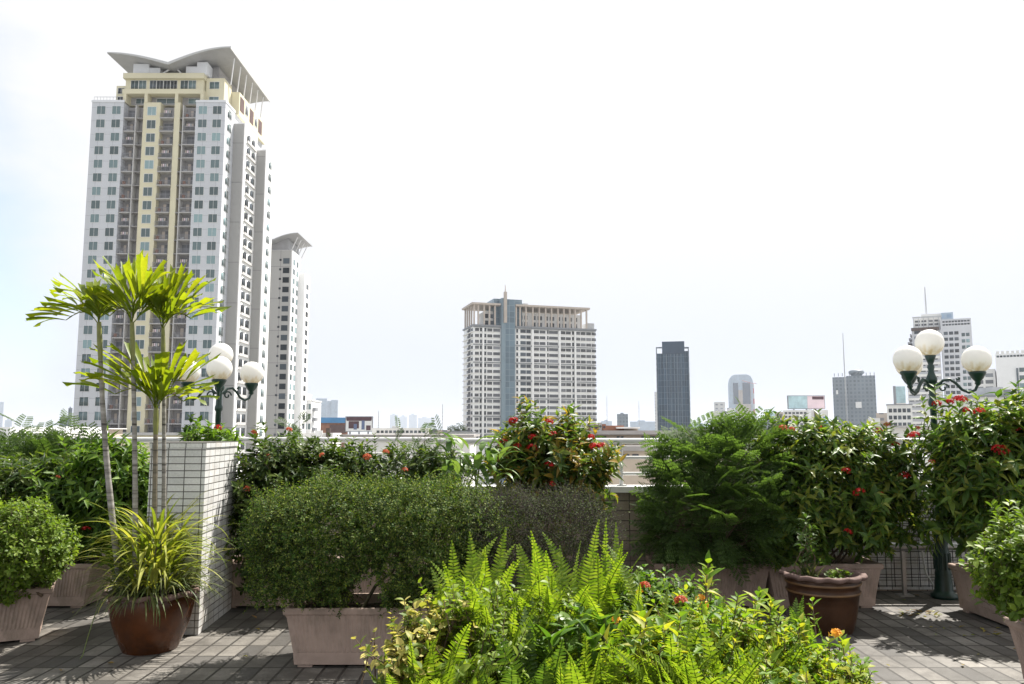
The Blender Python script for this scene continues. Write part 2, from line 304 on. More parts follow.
def np_mesh(name, V, faces, mats, mi=None, smooth=False):
    me = bpy.data.meshes.new(name)
    V = np.asarray(V, np.float32)
    me.vertices.add(len(V)); me.vertices.foreach_set('co', V.ravel())
    loops = np.concatenate([f.ravel() for f in faces]).astype(np.int32)
    tot = np.concatenate([np.full(len(f), f.shape[1]) for f in faces]).astype(np.int32)
    st = np.concatenate([[0], np.cumsum(tot)[:-1]]).astype(np.int32)
    me.loops.add(len(loops)); me.loops.foreach_set('vertex_index', loops)
    me.polygons.add(len(tot)); me.polygons.foreach_set('loop_start', st); me.polygons.foreach_set('loop_total', tot)
    for m in (mats if isinstance(mats, (list, tuple)) else [mats]): me.materials.append(m)
    if mi is not None: me.polygons.foreach_set('material_index', np.asarray(mi, np.int32))
    if smooth: me.polygons.foreach_set('use_smooth', np.ones(len(tot), bool))
    me.update(calc_edges=True); me.validate()
    return me

class MB:
    """collects shapes (python lists) for one mesh"""
    def __init__(s): s.v = []; s.f = []; s.m = []; s.sm = []
    def add(s, vs, fs, m=0, smooth=False):
        b = len(s.v); s.v += [tuple(map(float, v)) for v in vs]
        for f in fs: s.f.append(tuple(i + b for i in f)); s.m.append(m); s.sm.append(smooth)
    def box(s, x0, x1, y0, y1, z0, z1, m=0):
        if x0 > x1: x0, x1 = x1, x0
        if y0 > y1: y0, y1 = y1, y0
        if z0 > z1: z0, z1 = z1, z0
        s.add([(x0, y0, z0), (x1, y0, z0), (x1, y1, z0), (x0, y1, z0), (x0, y0, z1), (x1, y0, z1), (x1, y1, z1), (x0, y1, z1)],
              [(0, 3, 2, 1), (4, 5, 6, 7), (0, 1, 5, 4), (1, 2, 6, 5), (2, 3, 7, 6), (3, 0, 4, 7)], m)
        return s
    def tube(s, pts, r, n=8, m=0, caps=True):
        pts = [np.array(p, float) for p in pts]
        if not hasattr(r, '__len__'): r = [r] * len(pts)
        vs = []; fs = []
        t0 = pts[1] - pts[0]; t0 /= np.linalg.norm(t0)
        a = np.cross(t0, (0, 0, 1.0));
        if np.linalg.norm(a) < 0.05: a = np.cross(t0, (1.0, 0, 0))
        a /= np.linalg.norm(a)
        for i, p in enumerate(pts):
            t = pts[min(i + 1, len(pts) - 1)] - pts[max(i - 1, 0)]; t /= (np.linalg.norm(t) + 1e-9)
            a = a - t * np.dot(a, t); a /= (np.linalg.norm(a) + 1e-9); b = np.cross(t, a)
            for k in range(n):
                th = 2 * math.pi * k / n
                vs.append(p + r[i] * (math.cos(th) * a + math.sin(th) * b))
        for i in range(len(pts) - 1):
            for k in range(n):
                fs.append((i * n + k, i * n + (k + 1) % n, (i + 1) * n + (k + 1) % n, (i + 1) * n + k))
        s.add(vs, fs, m, True)
        if caps:
            s.add(vs[:n], [tuple(range(n - 1, -1, -1))], m); s.add(vs[-n:], [tuple(range(n))], m)
        return s
    def lathe(s, prof, c=(0, 0, 0), n=32, m=0, wav=None, smooth=True):
        vs = []; fs = []
        for i, (r, z) in enumerate(prof):
            for k in range(n):
                th = 2 * math.pi * k / n
                dr = dz = 0.0
                if wav: dr, dz = wav(i, th)
                vs.append((c[0] + (r + dr) * math.cos(th), c[1] + (r + dr) * math.sin(th), c[2] + z + dz))
        for i in range(len(prof) - 1):
            for k in range(n): fs.append((i * n + k, i * n + (k + 1) % n, (i + 1) * n + (k + 1) % n, (i + 1) * n + k))
        s.add(vs, fs, m, smooth)
        return s
    def build(s, name, mats, parent=None, off=None):
        o0 = ORG[parent.name] if parent is not None else (np.array(off, float) if off is not None else np.zeros(3))
        me = bpy.data.meshes.new(name)
        me.from_pydata([(v[0] - o0[0], v[1] - o0[1], v[2] - o0[2]) for v in s.v], [], s.f)
        for m in (mats if isinstance(mats, (list, tuple)) else [mats]): me.materials.append(m)
        me.polygons.foreach_set('material_index', s.m); me.polygons.foreach_set('use_smooth', s.sm)
        me.update()
        o = link_mesh(name, me, parent)
        if parent is None and off is not None: o.location = off
        return o

def struct(name, mb, mat):
    o = mb.build(name, mat); o['kind'] = 'structure'; return o

class NB:
    """collects numpy leaf batches for one foliage mesh"""
    def __init__(s): s.V = []; s.Q = []; s.n = 0; s.mi = []
    def add(s, V, Q, mi=0):
        s.V.append(V); s.Q.append(Q + s.n); s.n += len(V); s.mi.append(np.full(len(Q), mi))
    def build(s, name, mats, parent, smooth=True):
        V = np.concatenate(s.V) - ORG[parent.name]
        me = np_mesh(name, V, [np.concatenate(s.Q)], mats, np.concatenate(s.mi), smooth)
        return link_mesh(name, me, parent)

def nrm(a): return a / (np.linalg.norm(a, axis=-1, keepdims=True) + 1e-9)
def rdir(n): return nrm(rng.normal(size=(n, 3)))

# ------------------------------------------------------------------ leaves
def leaf_tpl(n, prof, fold=0.15, curl=0.15):
    us = np.linspace(0, 1, n + 1); V = []
    for u in us:
        w = max(prof(u), 0.03); z = -curl * u * u
        V += [(u, -w, z + fold * w * 0.3), (u, 0, z), (u, w, z + fold * w * 0.3)]
    Q = []
    for i in range(n):
        a = 3 * i; Q += [(a, a + 1, a + 4, a + 3), (a + 1, a + 2, a + 5, a + 4)]
    return np.array(V), np.array(Q)
oval = lambda u: math.sin(math.pi * min(1, u ** 0.8)) ** 0.75 if 0 < u < 1 else 0.03
lance = lambda u: (math.sin(math.pi * u ** 0.6)) ** 1.1 if 0 < u < 1 else 0.03
obov = lambda u: math.sin(math.pi * u ** 1.35) ** 0.7 if 0 < u < 1 else 0.05
strap = lambda u: min(1, 4 * u + 0.4) * (1 - u ** 3) if u < 1 else 0.02
T_small = [leaf_tpl(2, oval, 0.3, c) for c in (0.0, 0.2)]
T_mid = [leaf_tpl(4, lance, 0.35, c) for c in (0.05, 0.2, 0.4)]
T_oval = [leaf_tpl(4, oval, 0.35, c) for c in (0.05, 0.2, 0.35)]
T_obov = [leaf_tpl(3, obov, 0.3, c) for c in (0.0, 0.15, 0.3)]
T_long = [leaf_tpl(7, lance, 0.4, c) for c in (0.3, 0.55, 0.8)]

def place(nb, tpl, P, D, N, L, W, mi=0):
    T, Q = tpl; n = len(P)
    if n == 0: return
    D = nrm(D); S = nrm(np.cross(D, N)); N2 = np.cross(S, D)
    L = np.broadcast_to(np.asarray(L, float), (n,))[:, None, None]; W = np.broadcast_to(np.asarray(W, float), (n,))[:, None, None]
    V = P[:, None] + D[:, None] * T[None, :, 0:1] * L + S[:, None] * T[None, :, 1:2] * W * 0.5 + N2[:, None] * T[None, :, 2:3] * L
    F = Q[None] + (np.arange(n) * len(T))[:, None, None]
    nb.add(V.reshape(-1, 3), F.reshape(-1, 4), mi)

def scatter(nb, tpls, P, D, N, L, W, mi=0):
    k = rng.integers(0, len(tpls), len(P))
    for i, t in enumerate(tpls):
        s = k == i
        place(nb, t, P[s], D[s], N[s], L[s], W[s], mi)

def thin_stems(nb, P0, P1, r, mi=0):
    """triangular tubes between point pairs"""
    n = len(P0); D = nrm(P1 - P0)
    a = nrm(np.cross(D, np.array([0.3, 0.2, 1.0]))); b = np.cross(D, a)
    r = np.broadcast_to(np.asarray(r, float), (n,))[:, None]
    ring = [a * math.cos(t) + b * math.sin(t) for t in (0, 2.094, 4.189)]
    V = np.stack([P0 + ring[0] * r, P0 + ring[1] * r, P0 + ring[2] * r, P1 + ring[0] * r * 0.6, P1 + ring[1] * r * 0.6, P1 + ring[2] * r * 0.6], 1)
    Q = np.array([(0, 1, 4, 3), (1, 2, 5, 4), (2, 0, 3, 5)])
    F = Q[None] + (np.arange(n) * 6)[:, None, None]
    nb.add(V.reshape(-1, 3), F.reshape(-1, 4), mi)

def twigs(nb, sb, P, D, tl, nleaf, L, W, tpls, spread=0.9, droop=0.1, stem_r=0.0022, jit=0.25, start=0.2):
    n = len(P); D = nrm(D)
    A = nrm(np.cross(D, rdir(n))); B = np.cross(D, A)
    tl = np.broadcast_to(np.asarray(tl, float), (n,))
    if sb is not None: thin_stems(sb, P, P + D * tl[:, None], stem_r)
    for k in range(nleaf):
        t = start + (1 - start) * ((k // 2) + 0.7) / (nleaf / 2)
        az = (k % 2) * math.pi + (k // 2) * 1.5708 + rng.normal(size=n) * jit
        rad = A * np.cos(az)[:, None] + B * np.sin(az)[:, None]
        pos = P + D * (tl * t)[:, None]
        d = D * (0.25 + 0.55 * t) + rad * spread + rng.normal(size=(n, 3)) * 0.15; d[:, 2] -= droop
        N = D + np.array([0, 0, 0.6]) + rng.normal(size=(n, 3)) * 0.15
        s = rng.uniform(0.5, 1.25, n) * (0.75 if t > 0.9 else 1.0)
        scatter(nb, tpls, pos, d, N, L * s, W * s)

def blobs_px(lst):
    """(px, py, Y, half width px, half height px, half depth m) -> world ellipsoids"""
    out = []
    for (px, py, Y, rx, ry, dz) in lst:
        c = at(px, py, Y); k = Y / FPX
        out.append((c, np.array([rx * k, dz, ry * k])))
    return out

def sample(blobs, n, lo=0.55, hi=1.05, keep=0.35, lump=0.24):
    w = np.array([b[1][0] * b[1][1] + b[1][0] * b[1][2] + b[1][1] * b[1][2] for b in blobs]); w = w / w.sum()
    P = []; O = []
    ph = rng.uniform(0, 6.28, 3); got = 0
    while got < n:
        k = rng.choice(len(blobs), n * 2, p=w)
        c = np.array([b[0] for b in blobs])[k]; r = np.array([b[1] for b in blobs])[k]
        d = rdir(n * 2)
        rr = (rng.uniform(lo ** 2.0, hi ** 2.0, n * 2)) ** (1 / 2.0)
        rr *= 1 + lump * (np.sin(5 * d[:, 0] + ph[0] + k) * np.sin(5 * d[:, 2] + ph[1]) + 0.6 * np.sin(9 * d[:, 1] + 7 * d[:, 0] + ph[2]))
        p = c + d * r * rr[:, None]
        ok = np.ones(n * 2, bool)
        for b in blobs:
            q = np.linalg.norm((p - b[0]) / b[1], axis=1)
            ok &= (q > lo * 0.9) | (rng.uniform(size=n * 2) < keep)
        o = nrm(d / r)
        P.append(p[ok]); O.append(o[ok]); got += ok.sum()
    return np.concatenate(P)[:n], np.concatenate(O)[:n]

def main_stems(mb, base, targets, r0=0.012, r1=0.004, wob=0.06):
    for t in targets:
        b = np.array(base) + np.array([random.uniform(-.1, .1), random.uniform(-.06, .06), 0])
        pts = [b]
        for s in (0.3, 0.6, 0.85, 1.0):
            p = b + (np.array(t) - b) * s; p[2] = b[2] + (t[2] - b[2]) * s ** 0.85
            if s < 1: p = p + np.array([random.uniform(-wob, wob) for _ in range(3)])
            pts.append(p)
        mb.tube(pts, [r0, r0 * .85, r0 * .65, r0 * .45, r1], 6)

# flower heads (shared meshes)
def head_mesh(name, mat, rad=0.05, n=40, pet=0.016):
    nb = NB(); d = rdir(n * 2); d = d[d[:, 2] > -0.15][:n]
    P = d * np.array([rad, rad, rad * 0.7]) * rng.uniform(0.8, 1.05, (len(d), 1))
    A = nrm(np.cross(d, rdir(len(d)))); B = np.cross(d, A)
    for k in range(4):
        a = k * 1.5708; D = A * math.cos(a) + B * math.sin(a)
        place(nb, T_small[0], P, D + d * 0.25, d, pet, pet * 0.75)
    V = np.concatenate(nb.V)
    return np_mesh(name, V, [np.concatenate(nb.Q)], mat, None, True)
HEAD = {'red': [head_mesh('flower_head', M['fl_red'], 0.05 + .008 * i) for i in range(3)],
        'orange': [head_mesh('flower_head', M['fl_orange'], 0.042, 30) for i in range(2)],
        'yellow': [head_mesh('flower_head', M['fl_yellow'], 0.022, 14, 0.014)],
        'small_orange': [head_mesh('flower_head', M['fl_orange'], 0.024, 20, 0.012)]}

def flowers(root, pts, kind, stem=True):
    st = NB()
    for (px, py, Y, s) in pts:
        p = at(px, py, Y)
        h = link_mesh('flower_head', random.choice(HEAD[kind]), root)
        h.location = p - ORG[root.name]; s = s * .82; h.scale = (s, s, s)
        h.rotation_euler = (random.uniform(-.5, .3), random.uniform(-.4, .4), random.uniform(0, 6))

def bush(name, label, cat, base, blobs, ntw, tl, nleaf, L, W, tpls, lm, stem='bark', up=0.55, spread=0.9, droop=0.12,
         fl=None, group=None, lo=0.55, nst=9, r0=0.012, keep=0.35, stem_r=0.0022, extra=None, lump=0.24):
    root = thing(name, label, cat, base, group=group)
    nb = NB(); sb = NB()
    P, O = sample(blobs, ntw, lo=lo, keep=keep, lump=lump)
    if lump > .1: P = P + O * (np.where(rng.uniform(size=ntw) < .22, rng.uniform(.02, .9, ntw), 0) * tl)[:, None]
    D = nrm(O * 0.75 + np.array([0, 0, up]) + rdir(ntw) * 0.45)
    twigs(nb, sb, P - D * tl * 0.6, D, tl * rng.uniform(0.7, 1.25, ntw), nleaf, L, W, tpls, spread, droop, stem_r)
    if extra: extra(nb, sb)
    nb.build('foliage', M[lm], root)
    mb = MB()
    T = [P[random.randrange(ntw)] * 0.85 + 0.15 * blobs[0][0] for _ in range(nst)]
    main_stems(mb, np.array(base) , T, r0)
    st = mb.build('stem', M[stem], root)
    sb.build('twig', M[stem], st)
    for f in (fl or []): flowers(root, f[1], f[0])
    return root

def shoots(lst, tl, nleaf, L, W, tpls, spread=0.8, droop=0.1):
    """single upright shoots ending at photo points (px, py, Y)"""
    def f(nb, sb):
        E = np.array([at(*q) for q in lst]); n = len(E)
        D = nrm(np.array([0, 0, 1.0]) + rdir(n) * 0.25)
        twigs(nb, sb, E - D * tl, D, np.full(n, tl), nleaf, L, W, tpls, spread, droop, 0.003)
    return f

# ------------------------------------------------------------------ planters
def planter(label, x0, x1, y0, y1, h=0.40, group='pinkish ribbed planter boxes', rib=0.03):
    cx, cy = (x0 + x1) / 2, (y0 + y1) / 2
    root = thing('planter_box', label, 'planter', (cx, cy, 0), group=group)
    hx, hy = (x1 - x0) / 2, (y1 - y0) / 2
    def ring(s, z, ribs):
        ax, ay = hx * s, hy * s; out = []
        c = [(-ax, -ay), (ax, -ay), (ax, ay), (-ax, ay)]
        for i in range(4):
            p, q = np.array(c[i]), np.array(c[(i + 1) % 4]); Ld = np.linalg.norm(np.array([2 * hx, 2 * hy])[i % 2])
            n = int(round((2 * hx, 2 * hy)[i % 2] / rib)) * 4
            nor = np.array([(q - p)[1], -(q - p)[0]]); nor = nor / np.linalg.norm(nor)
            for k in range(n):
                t = k / n; o = 0.004 if (ribs and k % 4 in (1, 2) and 3 < k < n - 3) else 0.0
                v = p + (q - p) * t + nor * o; out.append((cx + v[0], cy + v[1], z))
        return out
    mb = MB()
    rs = [ring(.86, .02, 0), ring(.872, .085, 0), ring(.874, .10, 0), ring(.876, .107, 1), ring(.968, h - .05, 1), ring(.97, h - .045, 0)]
    n = len(rs[0]); vs = sum(rs, []); fs = []
    for i in range(len(rs) - 1):
        for k in range(n): fs.append((i * n + k, i * n + (k + 1) % n, (i + 1) * n + (k + 1) % n, (i + 1) * n + k))
    mb.add(vs, fs)
    mb.add(rs[0], [tuple(range(n - 1, -1, -1))])
    # inner wall
    def rect(s, z): return [(cx - hx * s, cy - hy * s, z), (cx + hx * s, cy - hy * s, z), (cx + hx * s, cy + hy * s, z), (cx - hx * s, cy + hy * s, z)]
    def loop(ls, m=0):
        v = sum(ls, []); f = []
        for i in range(len(ls) - 1):
            for k in range(4): f.append((i * 4 + k, i * 4 + (k + 1) % 4, (i + 1) * 4 + (k + 1) % 4, (i + 1) * 4 + k))
        return v, f
    b = mb.build('body', M['planter'], root)
    rb = MB(); t = 0.028 / hx
    def rect2(e, z): return [(cx - hx - e, cy - hy - e, z), (cx + hx + e, cy - hy - e, z), (cx + hx + e, cy + hy + e, z), (cx - hx - e, cy + hy + e, z)]
    v, f = loop([rect2(-.03, h - .09), rect2(-.006, h - .046), rect2(0.004, h - .04), rect2(.006, h - .008), rect2(.0, h), rect2(-.022, h), rect2(-.03, h - .02), rect2(-.035, h - .16)])
    rb.add(v, f); rb.build('rim', M['planter'], root)
    sb = MB(); nx, ny = 14, 8
    vs = []; fs = []
    for j in range(ny + 1):
        for i in range(nx + 1):
            vs.append((cx + (hx - .034) * (2 * i / nx - 1), cy + (hy - .034) * (2 * j / ny - 1), h - .06 + random.uniform(-.012, .018)))
    for j in range(ny):
        for i in range(nx): a = j * (nx + 1) + i; fs.append((a, a + 1, a + nx + 2, a + nx + 1))
    sb.add(vs, fs, 0, True); sb.build('soil', M['soil'], root)
    for sx in (-1, 1):
        for sy in (-1, 1):
            fb = MB(); fb.box(cx + sx * hx * .72 - .05, cx + sx * hx * .72 + .05, cy + sy * hy * .66 - .04, cy + sy * hy * .66 + .04, 0, .022); fb.build('foot', M['planter'], root)
    return root

def round_pot(label, c, r, h, glaze, prof, waves, name='glazed_pot'):
    root = thing(name, label, 'plant pot', (c[0], c[1], 0))
    mb = MB(); mb.lathe(prof, c, 48); mb.add([(c[0] + prof[0][0] * math.cos(2 * math.pi * k / 24), c[1] + prof[0][0] * math.sin(2 * math.pi * k / 24), prof[0][1]) for k in range(24)], [tuple(range(23, -1, -1))])
    mb.build('body', M[glaze], root)
    rm = MB(); rt = prof[-1][0]
    w = lambda i, th: ((0.013 if i in (1, 2, 3) else 0.0) * math.cos(waves * th), (0.008 if 0 < i < 4 else 0.0) * math.sin(waves * th))
    rm.lathe([(rt - .004, h - .028), (rt + .03, h - .022), (rt + .042, h - .004), (rt + .03, h + .012), (rt - .01, h + .008), (rt - .022, h - .03), (rt - .03, h - .1)], c, 96, 0, w)
    rm.build('rim', M['rim_clay'], root)
    sb = MB(); vs = [(c[0], c[1], h - .05)]; n = 28
    for k in range(n): a = 2 * math.pi * k / n; vs.append((c[0] + (rt - .025) * math.cos(a), c[1] + (rt - .025) * math.sin(a), h - .055 + random.uniform(-.012, .012)))
    sb.add(vs, [(0, 1 + k, 1 + (k + 1) % n) for k in range(n)], 0, True); sb.build('soil', M['soil'], root)
    return root

# =================================================================== SETTING
g = MB(); g.add([(-9000, -300, -25), (9000, -300, -25), (9000, 9000, -25), (-9000, 9000, -25)], [(0, 1, 2, 3)])
M['ground'] = paint('city ground', (0.22, 0.22, 0.2), 0.9, 0.35, 0.02, 0.1)
struct('ground', g, M['ground'])
dk = MB(); dk.add([(-9, -6, 0), (9, -6, 0), (9, 10.2, 0), (-9, 10.2, 0)], [(0, 1, 2, 3)])
struct('terrace_floor', dk, M['floor'])
bl = MB(); bl.box(-9, 9, -6, 10.2, -25, -0.02)
tag(bl.build('rooftop_building', M['off_white']), 'block whose roof carries the paved terrace garden', 'building')

# parapets: the left run stands further back than the right run
def parapet(label, runs, side):
    root = thing('parapet_wall', label, 'wall', (runs[0][0], runs[0][2], 0))
    mb = MB(); cb = MB()
    for (x0, x1, y0, y1) in runs:
        mb.box(x0, x1, y0, y1, 0.0, 0.985)
        cb.box(x0 - .03, x1 + .03, y0 - .045, y1 + .045, 0.987, 1.045)
    mb.build('wall', M[side], root); cb.build('coping', M['coping'], root)
    return root
YR, YL = 8.32, 9.72
parapet('tiled low parapet with white coping behind the right half of the terrace', [(-0.8, 8.9, YR, YR + .2)], 'white_tile' if False else 'old_tile')
parapet('tiled low parapet set further back behind the left half of the terrace', [(-8.9, -0.83, YL, YL + .2)], 'old_tile')
tb = MB(); tb.box(3.2, 6.4, YR - .012, YR - .001, 0.02, 0.98)
tag(tb.build('tile_cladding', M['white_tile']), 'white brick tile cladding on the parapet behind the right lamp post', 'tile cladding')

def railing(label, x0, x1, y):
    root = thing('railing', label, 'railing', (x0, y, 1.045))
    t = MB(); t.tube([(x0, y, 1.505), (x1, y, 1.505)], 0.032, 12); t.build('top_rail', M['rail'], root)
    for z in (1.17, 1.335):
        r = MB(); r.tube([(x0, y, z), (x1, y, z)], 0.018, 10); r.build('rail', M['rail'], root)
    n = int((x1 - x0) / 1.6)
    for i in range(n + 1):
        x = x0 + (x1 - x0) * i / n
        p = MB(); p.tube([(x, y, 1.045), (x, y, 1.49)], 0.02, 10); p.box(x - .05, x + .05, y - .05, y + .05, 1.046, 1.056); p.build('post', M['rail'], root)
railing('white pipe railing on the parapet coping along the right half', -0.78, 8.8, YR + .1)
railing('white pipe railing on the set back coping along the left half', -8.8, -0.86, YL + .1)

# tiled pillar (short end wall)
pl = thing('tiled_pillar', 'shoulder high white tiled pillar beside the palm pot', 'pillar', (-2.72, 7.03, 0))
def skew(e, z0, z1):
    mb = MB(); x0, xa, xb, ya, yb = -2.94 - e, -2.487 + e, -2.555 + e, 6.56 - e, 7.5 + e
    mb.add([(x0, ya, z0), (xa, ya, z0), (xb, yb, z0), (x0 - .07, yb, z0), (x0, ya, z1), (xa, ya, z1), (xb, yb, z1), (x0 - .07, yb, z1)], [(0, 3, 2, 1), (4, 5, 6, 7), (0, 1, 5, 4), (1, 2, 6, 5), (2, 3, 7, 6), (3, 0, 4, 7)]); return mb
skew(0, 0, 1.47).build('body', M['white_tile'], pl); skew(.006, 1.472, 1.515).build('cap', M['white_tile'], pl)

# wire mesh, pipe, cable at right
wm = thing('wire_mesh_panel', 'black square wire mesh panel fixed against the white tiles near the right lamp', 'mesh panel', (4.0, YR - .04, 0))
mb = MB(); xa, xb = 3.35, 5.1
for i in range(int((xb - xa) / .085) + 1):
    x = xa + i * .085; mb.box(x - .003, x + .003, YR - .043, YR - .037, .05, 1.0)
for i in range(12):
    z = .06 + i * .085; mb.box(xa, xb, YR - .050, YR - .0432, z - .003, z + .003)
mb.build('mesh', M['wire'], wm)
pp = thing('water_pipe', 'silver pipe on short legs running low along the parapet by the lamp', 'pipe', (3.8, YR - .22, 0))
za = at(900, 546, YR - .22)[2]
mb = MB(); mb.tube([(at(845, 546, YR - .22)[0], YR - .22, za), (at(985, 546, YR - .22)[0], YR - .22, za)], .042, 14); mb.build('pipe', M['steel'], pp)
for px in (903, 968):
    x = at(px, 560, YR - .22)[0]
    mb = MB(); mb.box(x - .017, x + .017, YR - .237, YR - .203, 0.012, za - .04); mb.box(x - .07, x + .07, YR - .28, YR - .16, 0, .012); mb.build('leg', M['steel'], pp)
    mb = MB(); mb.lathe([(0.05, -.03), (.05, .03)], (0, 0, 0), 14)
    mb2 = MB(); mb2.tube([(x - .03, YR - .22, za), (x + .03, YR - .22, za)], .05, 14); mb2.build('clamp', M['steel'], pp)
cb = MB(); xk = at(925, 560, YR - .1)[0]
cb.tube([(xk - .02, YR - .06, .86), (xk - .02, YR - .07, .5), (xk, YR - .1, .2), (xk + .06, YR - .16, .05), (xk + .2, YR - .2, .015), (xk + .45, YR - .22, .012)], .009, 8)
tag(cb.build('cable', M['cable']), 'pale hose hanging down the tiles beside the right lamp base', 'hose')
fx = at(922, 502, YR - .08); fb = MB(); fb.tube([(fx[0], YR - .012, fx[2]), (fx[0], YR - .09, fx[2])], .045, 14); fb.tube([(fx[0], YR - .07, fx[2]), (fx[0] + .35, YR - .07, fx[2])], .016, 10)
tag(fb.build('pipe_fitting', M['rail']), 'white round pipe fitting with a short pipe on the wall', 'fitting')

# ------------------------------------------------------------------ lamps
def lamp(label, x, y, azs, zoff=0.0):
    root = thing('garden_lamp', label, 'lamp post', (x, y, 0), group='green iron lamp posts with white globes')
    H = 2.17 + zoff
    mb = MB(); mb.lathe([(0.0007, .0), (0.1224, 0), (0.1224, .035), (0.0936, .05), (0.0828, .08), (0.0792, .16), (0.0720, .2), (0.0756, .23), (0.0684, .26), (0.0662, .44), (0.0540, .5), (0.0634, .53), (0.0634, .56), (0.0432, .6), (0.0418, .66), (0.0504, .68), (0.0504, .7), (0.0360, .73)], (x, y, 0), 24)
    for k in range(12):
        a = k * math.pi / 6; mb.tube([(x + .07 * math.cos(a), y + .07 * math.sin(a), .27), (x + .068 * math.cos(a), y + .068 * math.sin(a), .43)], .01, 5)
    mb.build('base', M['lamp_iron'], root)
    mb = MB(); mb.lathe([(0.0360, .73), (0.0324, .9), (0.0310, H - .32), (0.0432, H - .3), (0.0432, H - .27), (0.0324, H - .24), (0.0302, H - .1), (0.0504, H - .07), (0.0540, H - .04), (0.0360, H), (0.0252, H + .04), (0.0360, H + .08), (0.0216, H + .1), (0.0360, H + .14), (0.0540, H + .19), (0.0432, H + .2), (0.0007, H + .2)], (x, y, 0), 20)
    mb.build('pole', M['lamp_iron'], root)
    def globe(c):
        me = bpy.data.meshes.get('lamp_globe')
        if me is None:
            t = MB(); n = 20; prof = [(max(.001, .135 * math.sin(math.pi * i / n)), -.135 * math.cos(math.pi * i / n)) for i in range(n + 1)]
            t.lathe(prof, (0, 0, 0), 40); o = t.build('lamp_globe', M['globe']); me = o.data; me.name = 'lamp_globe'; bpy.data.objects.remove(o)
        o = link_mesh('globe', me, root); o.location = np.array(c) - ORG[root.name]
    globe((x, y, H + .2 + .122))
    for a in azs:
        d = np.array([math.sin(a), -math.cos(a), 0.0])
        P = lambda r, z: np.array([x, y, H + z]) + d * r
        mb = MB()
        mb.tube([P(.04, -.12), P(.1, -.06), P(.16, -.05), P(.21, -.09), P(.26, -.155), P(.32, -.185), P(.375, -.16), P(.4, -.1), P(.4, -.05)], .014, 8)
        sp_ = [P(.1 + .05 * math.cos(t) * (1 - t / 9), -.135 + .05 * math.sin(t) * (1 - t / 9)) for t in np.linspace(0, 7, 16)]
        mb.tube(sp_, .009, 6)
        sp_ = [P(.235 + .03 * math.cos(t) * (1 - t / 9), -.04 + .035 * math.sin(t) * (1 - t / 9)) for t in np.linspace(3.2, 9.5, 14)]
        mb.tube(sp_, .008, 6)
        mb.build('arm', M['lamp_iron'], root)
        c = P(.4, 0)
        hb = MB(); hb.lathe([(.012, -.12), (.03, -.1), (.025, -.08), (.05, -.05), (.075, -.005), (.08, .01), (.07, .02), (.001, .02)], c, 18); hb.build('globe_holder', M['lamp_iron'], root)
        globe(c + np.array([0, 0, .136]))
    return root
xr = gr(945, 598)
lamp('green iron lamp post with white globes standing at right among red flowers', xr[0], 8.0, [R(90 - 27), R(-30 - 27), R(210 - 27)])
lamp('green iron lamp post with white globes rising behind the tiled pillar', at(219, 400, 9.06)[0], 9.06, [R(19), R(139), R(259)], -0.02)

# =================================================================== PLANTERS AND POTS
# front row
c0 = gr(293, 668); Yf = c0[1]
hx0, hx1 = at(285, 608, Yf)[0], at(433, 608, Yf)[0]
planter('pinkish ribbed planter box in front under the clipped green hedge', hx0, hx1, Yf - .03, Yf + .5)
planter('pinkish ribbed planter box behind the ferns under the dry grey hedge', hx1 + .12, hx1 + 1.2, Yf + .02, Yf + .55)
Yb = 6.1
lp = planter('pinkish ribbed planter box at far left under the round bright shrub', at(50, 595, Yb)[0] - 1.08, at(50, 595, Yb)[0] - .03, Yb + .03, Yb + .5); lp.rotation_euler.z = R(27); lp.location.x -= .17
# back row against the parapet
def back(label, pxr, w=1.06, Y=7.5): xr_ = at(pxr, 565, Y)[0]; return planter(label, xr_ - w, xr_, Y, Y + .5)
back('pinkish ribbed planter box in shade left of the palm pot', 92)
back('pinkish ribbed planter box in the corner right of the tiled pillar', 330)
back('pinkish ribbed planter box hidden behind the hedge trunks', 447)
back('pinkish ribbed planter box under the tall red ixora in the middle', 590)
back('pinkish ribbed planter box under the dark feathery bush', 771)
back('pinkish ribbed planter box behind the scalloped brown pot', 883)
planter('pinkish ribbed planter box right of the lamp turned end on', 4.02, 4.6, 6.5, 7.55)
planter('pinkish ribbed planter box at the right edge under the leafy bright bush', 3.22, 4.25, 4.85, 5.4)
# bed below the foreground plants
planter('pinkish ribbed planter box nearest the camera under the left ferns', -0.62, 0.38, 2.35, 2.95, h=.42)
planter('pinkish ribbed planter box nearest the camera under the golden leaves', 0.43, 1.45, 2.35, 2.95, h=.42)

pot_c = gr(151, 655); pot_c[0] *= 1.032; pot_c[1] += .17; pot_c[2] = 0
kk = pot_c[1] / FPX
round_pot('glossy orange brown pot holding the palms and ribbon leaves', pot_c, .3, .42, 'glaze',
          [(.19, 0), (.2, .02), (.235, .1), (.27, .2), (.295, .3), (.302, .36), (.29, .4)], 9)
pr = gr(822, 636); pr[0] *= 1.04; pr[1] += .2; pr[2] = 0
p2 = round_pot('dark brown pot with scalloped clay rim standing on the paving at right', pr, .3, .45, 'glaze_dark',
          [(.215, 0), (.225, .02), (.25, .12), (.268, .22), (.278, .3), (.286, .303), (.288, .325), (.28, .33), (.284, .37), (.292, .373), (.294, .395), (.288, .4), (.292, .42)], 13)
for z, r_ in ((.31, .2895), (.38, .2955)):
    mb = MB(); mb.lathe([(r_, z), (r_ + .004, z + .008), (r_, z + .016)], pr, 48); mb.build('glaze_band', M['glaze_band'], p2)

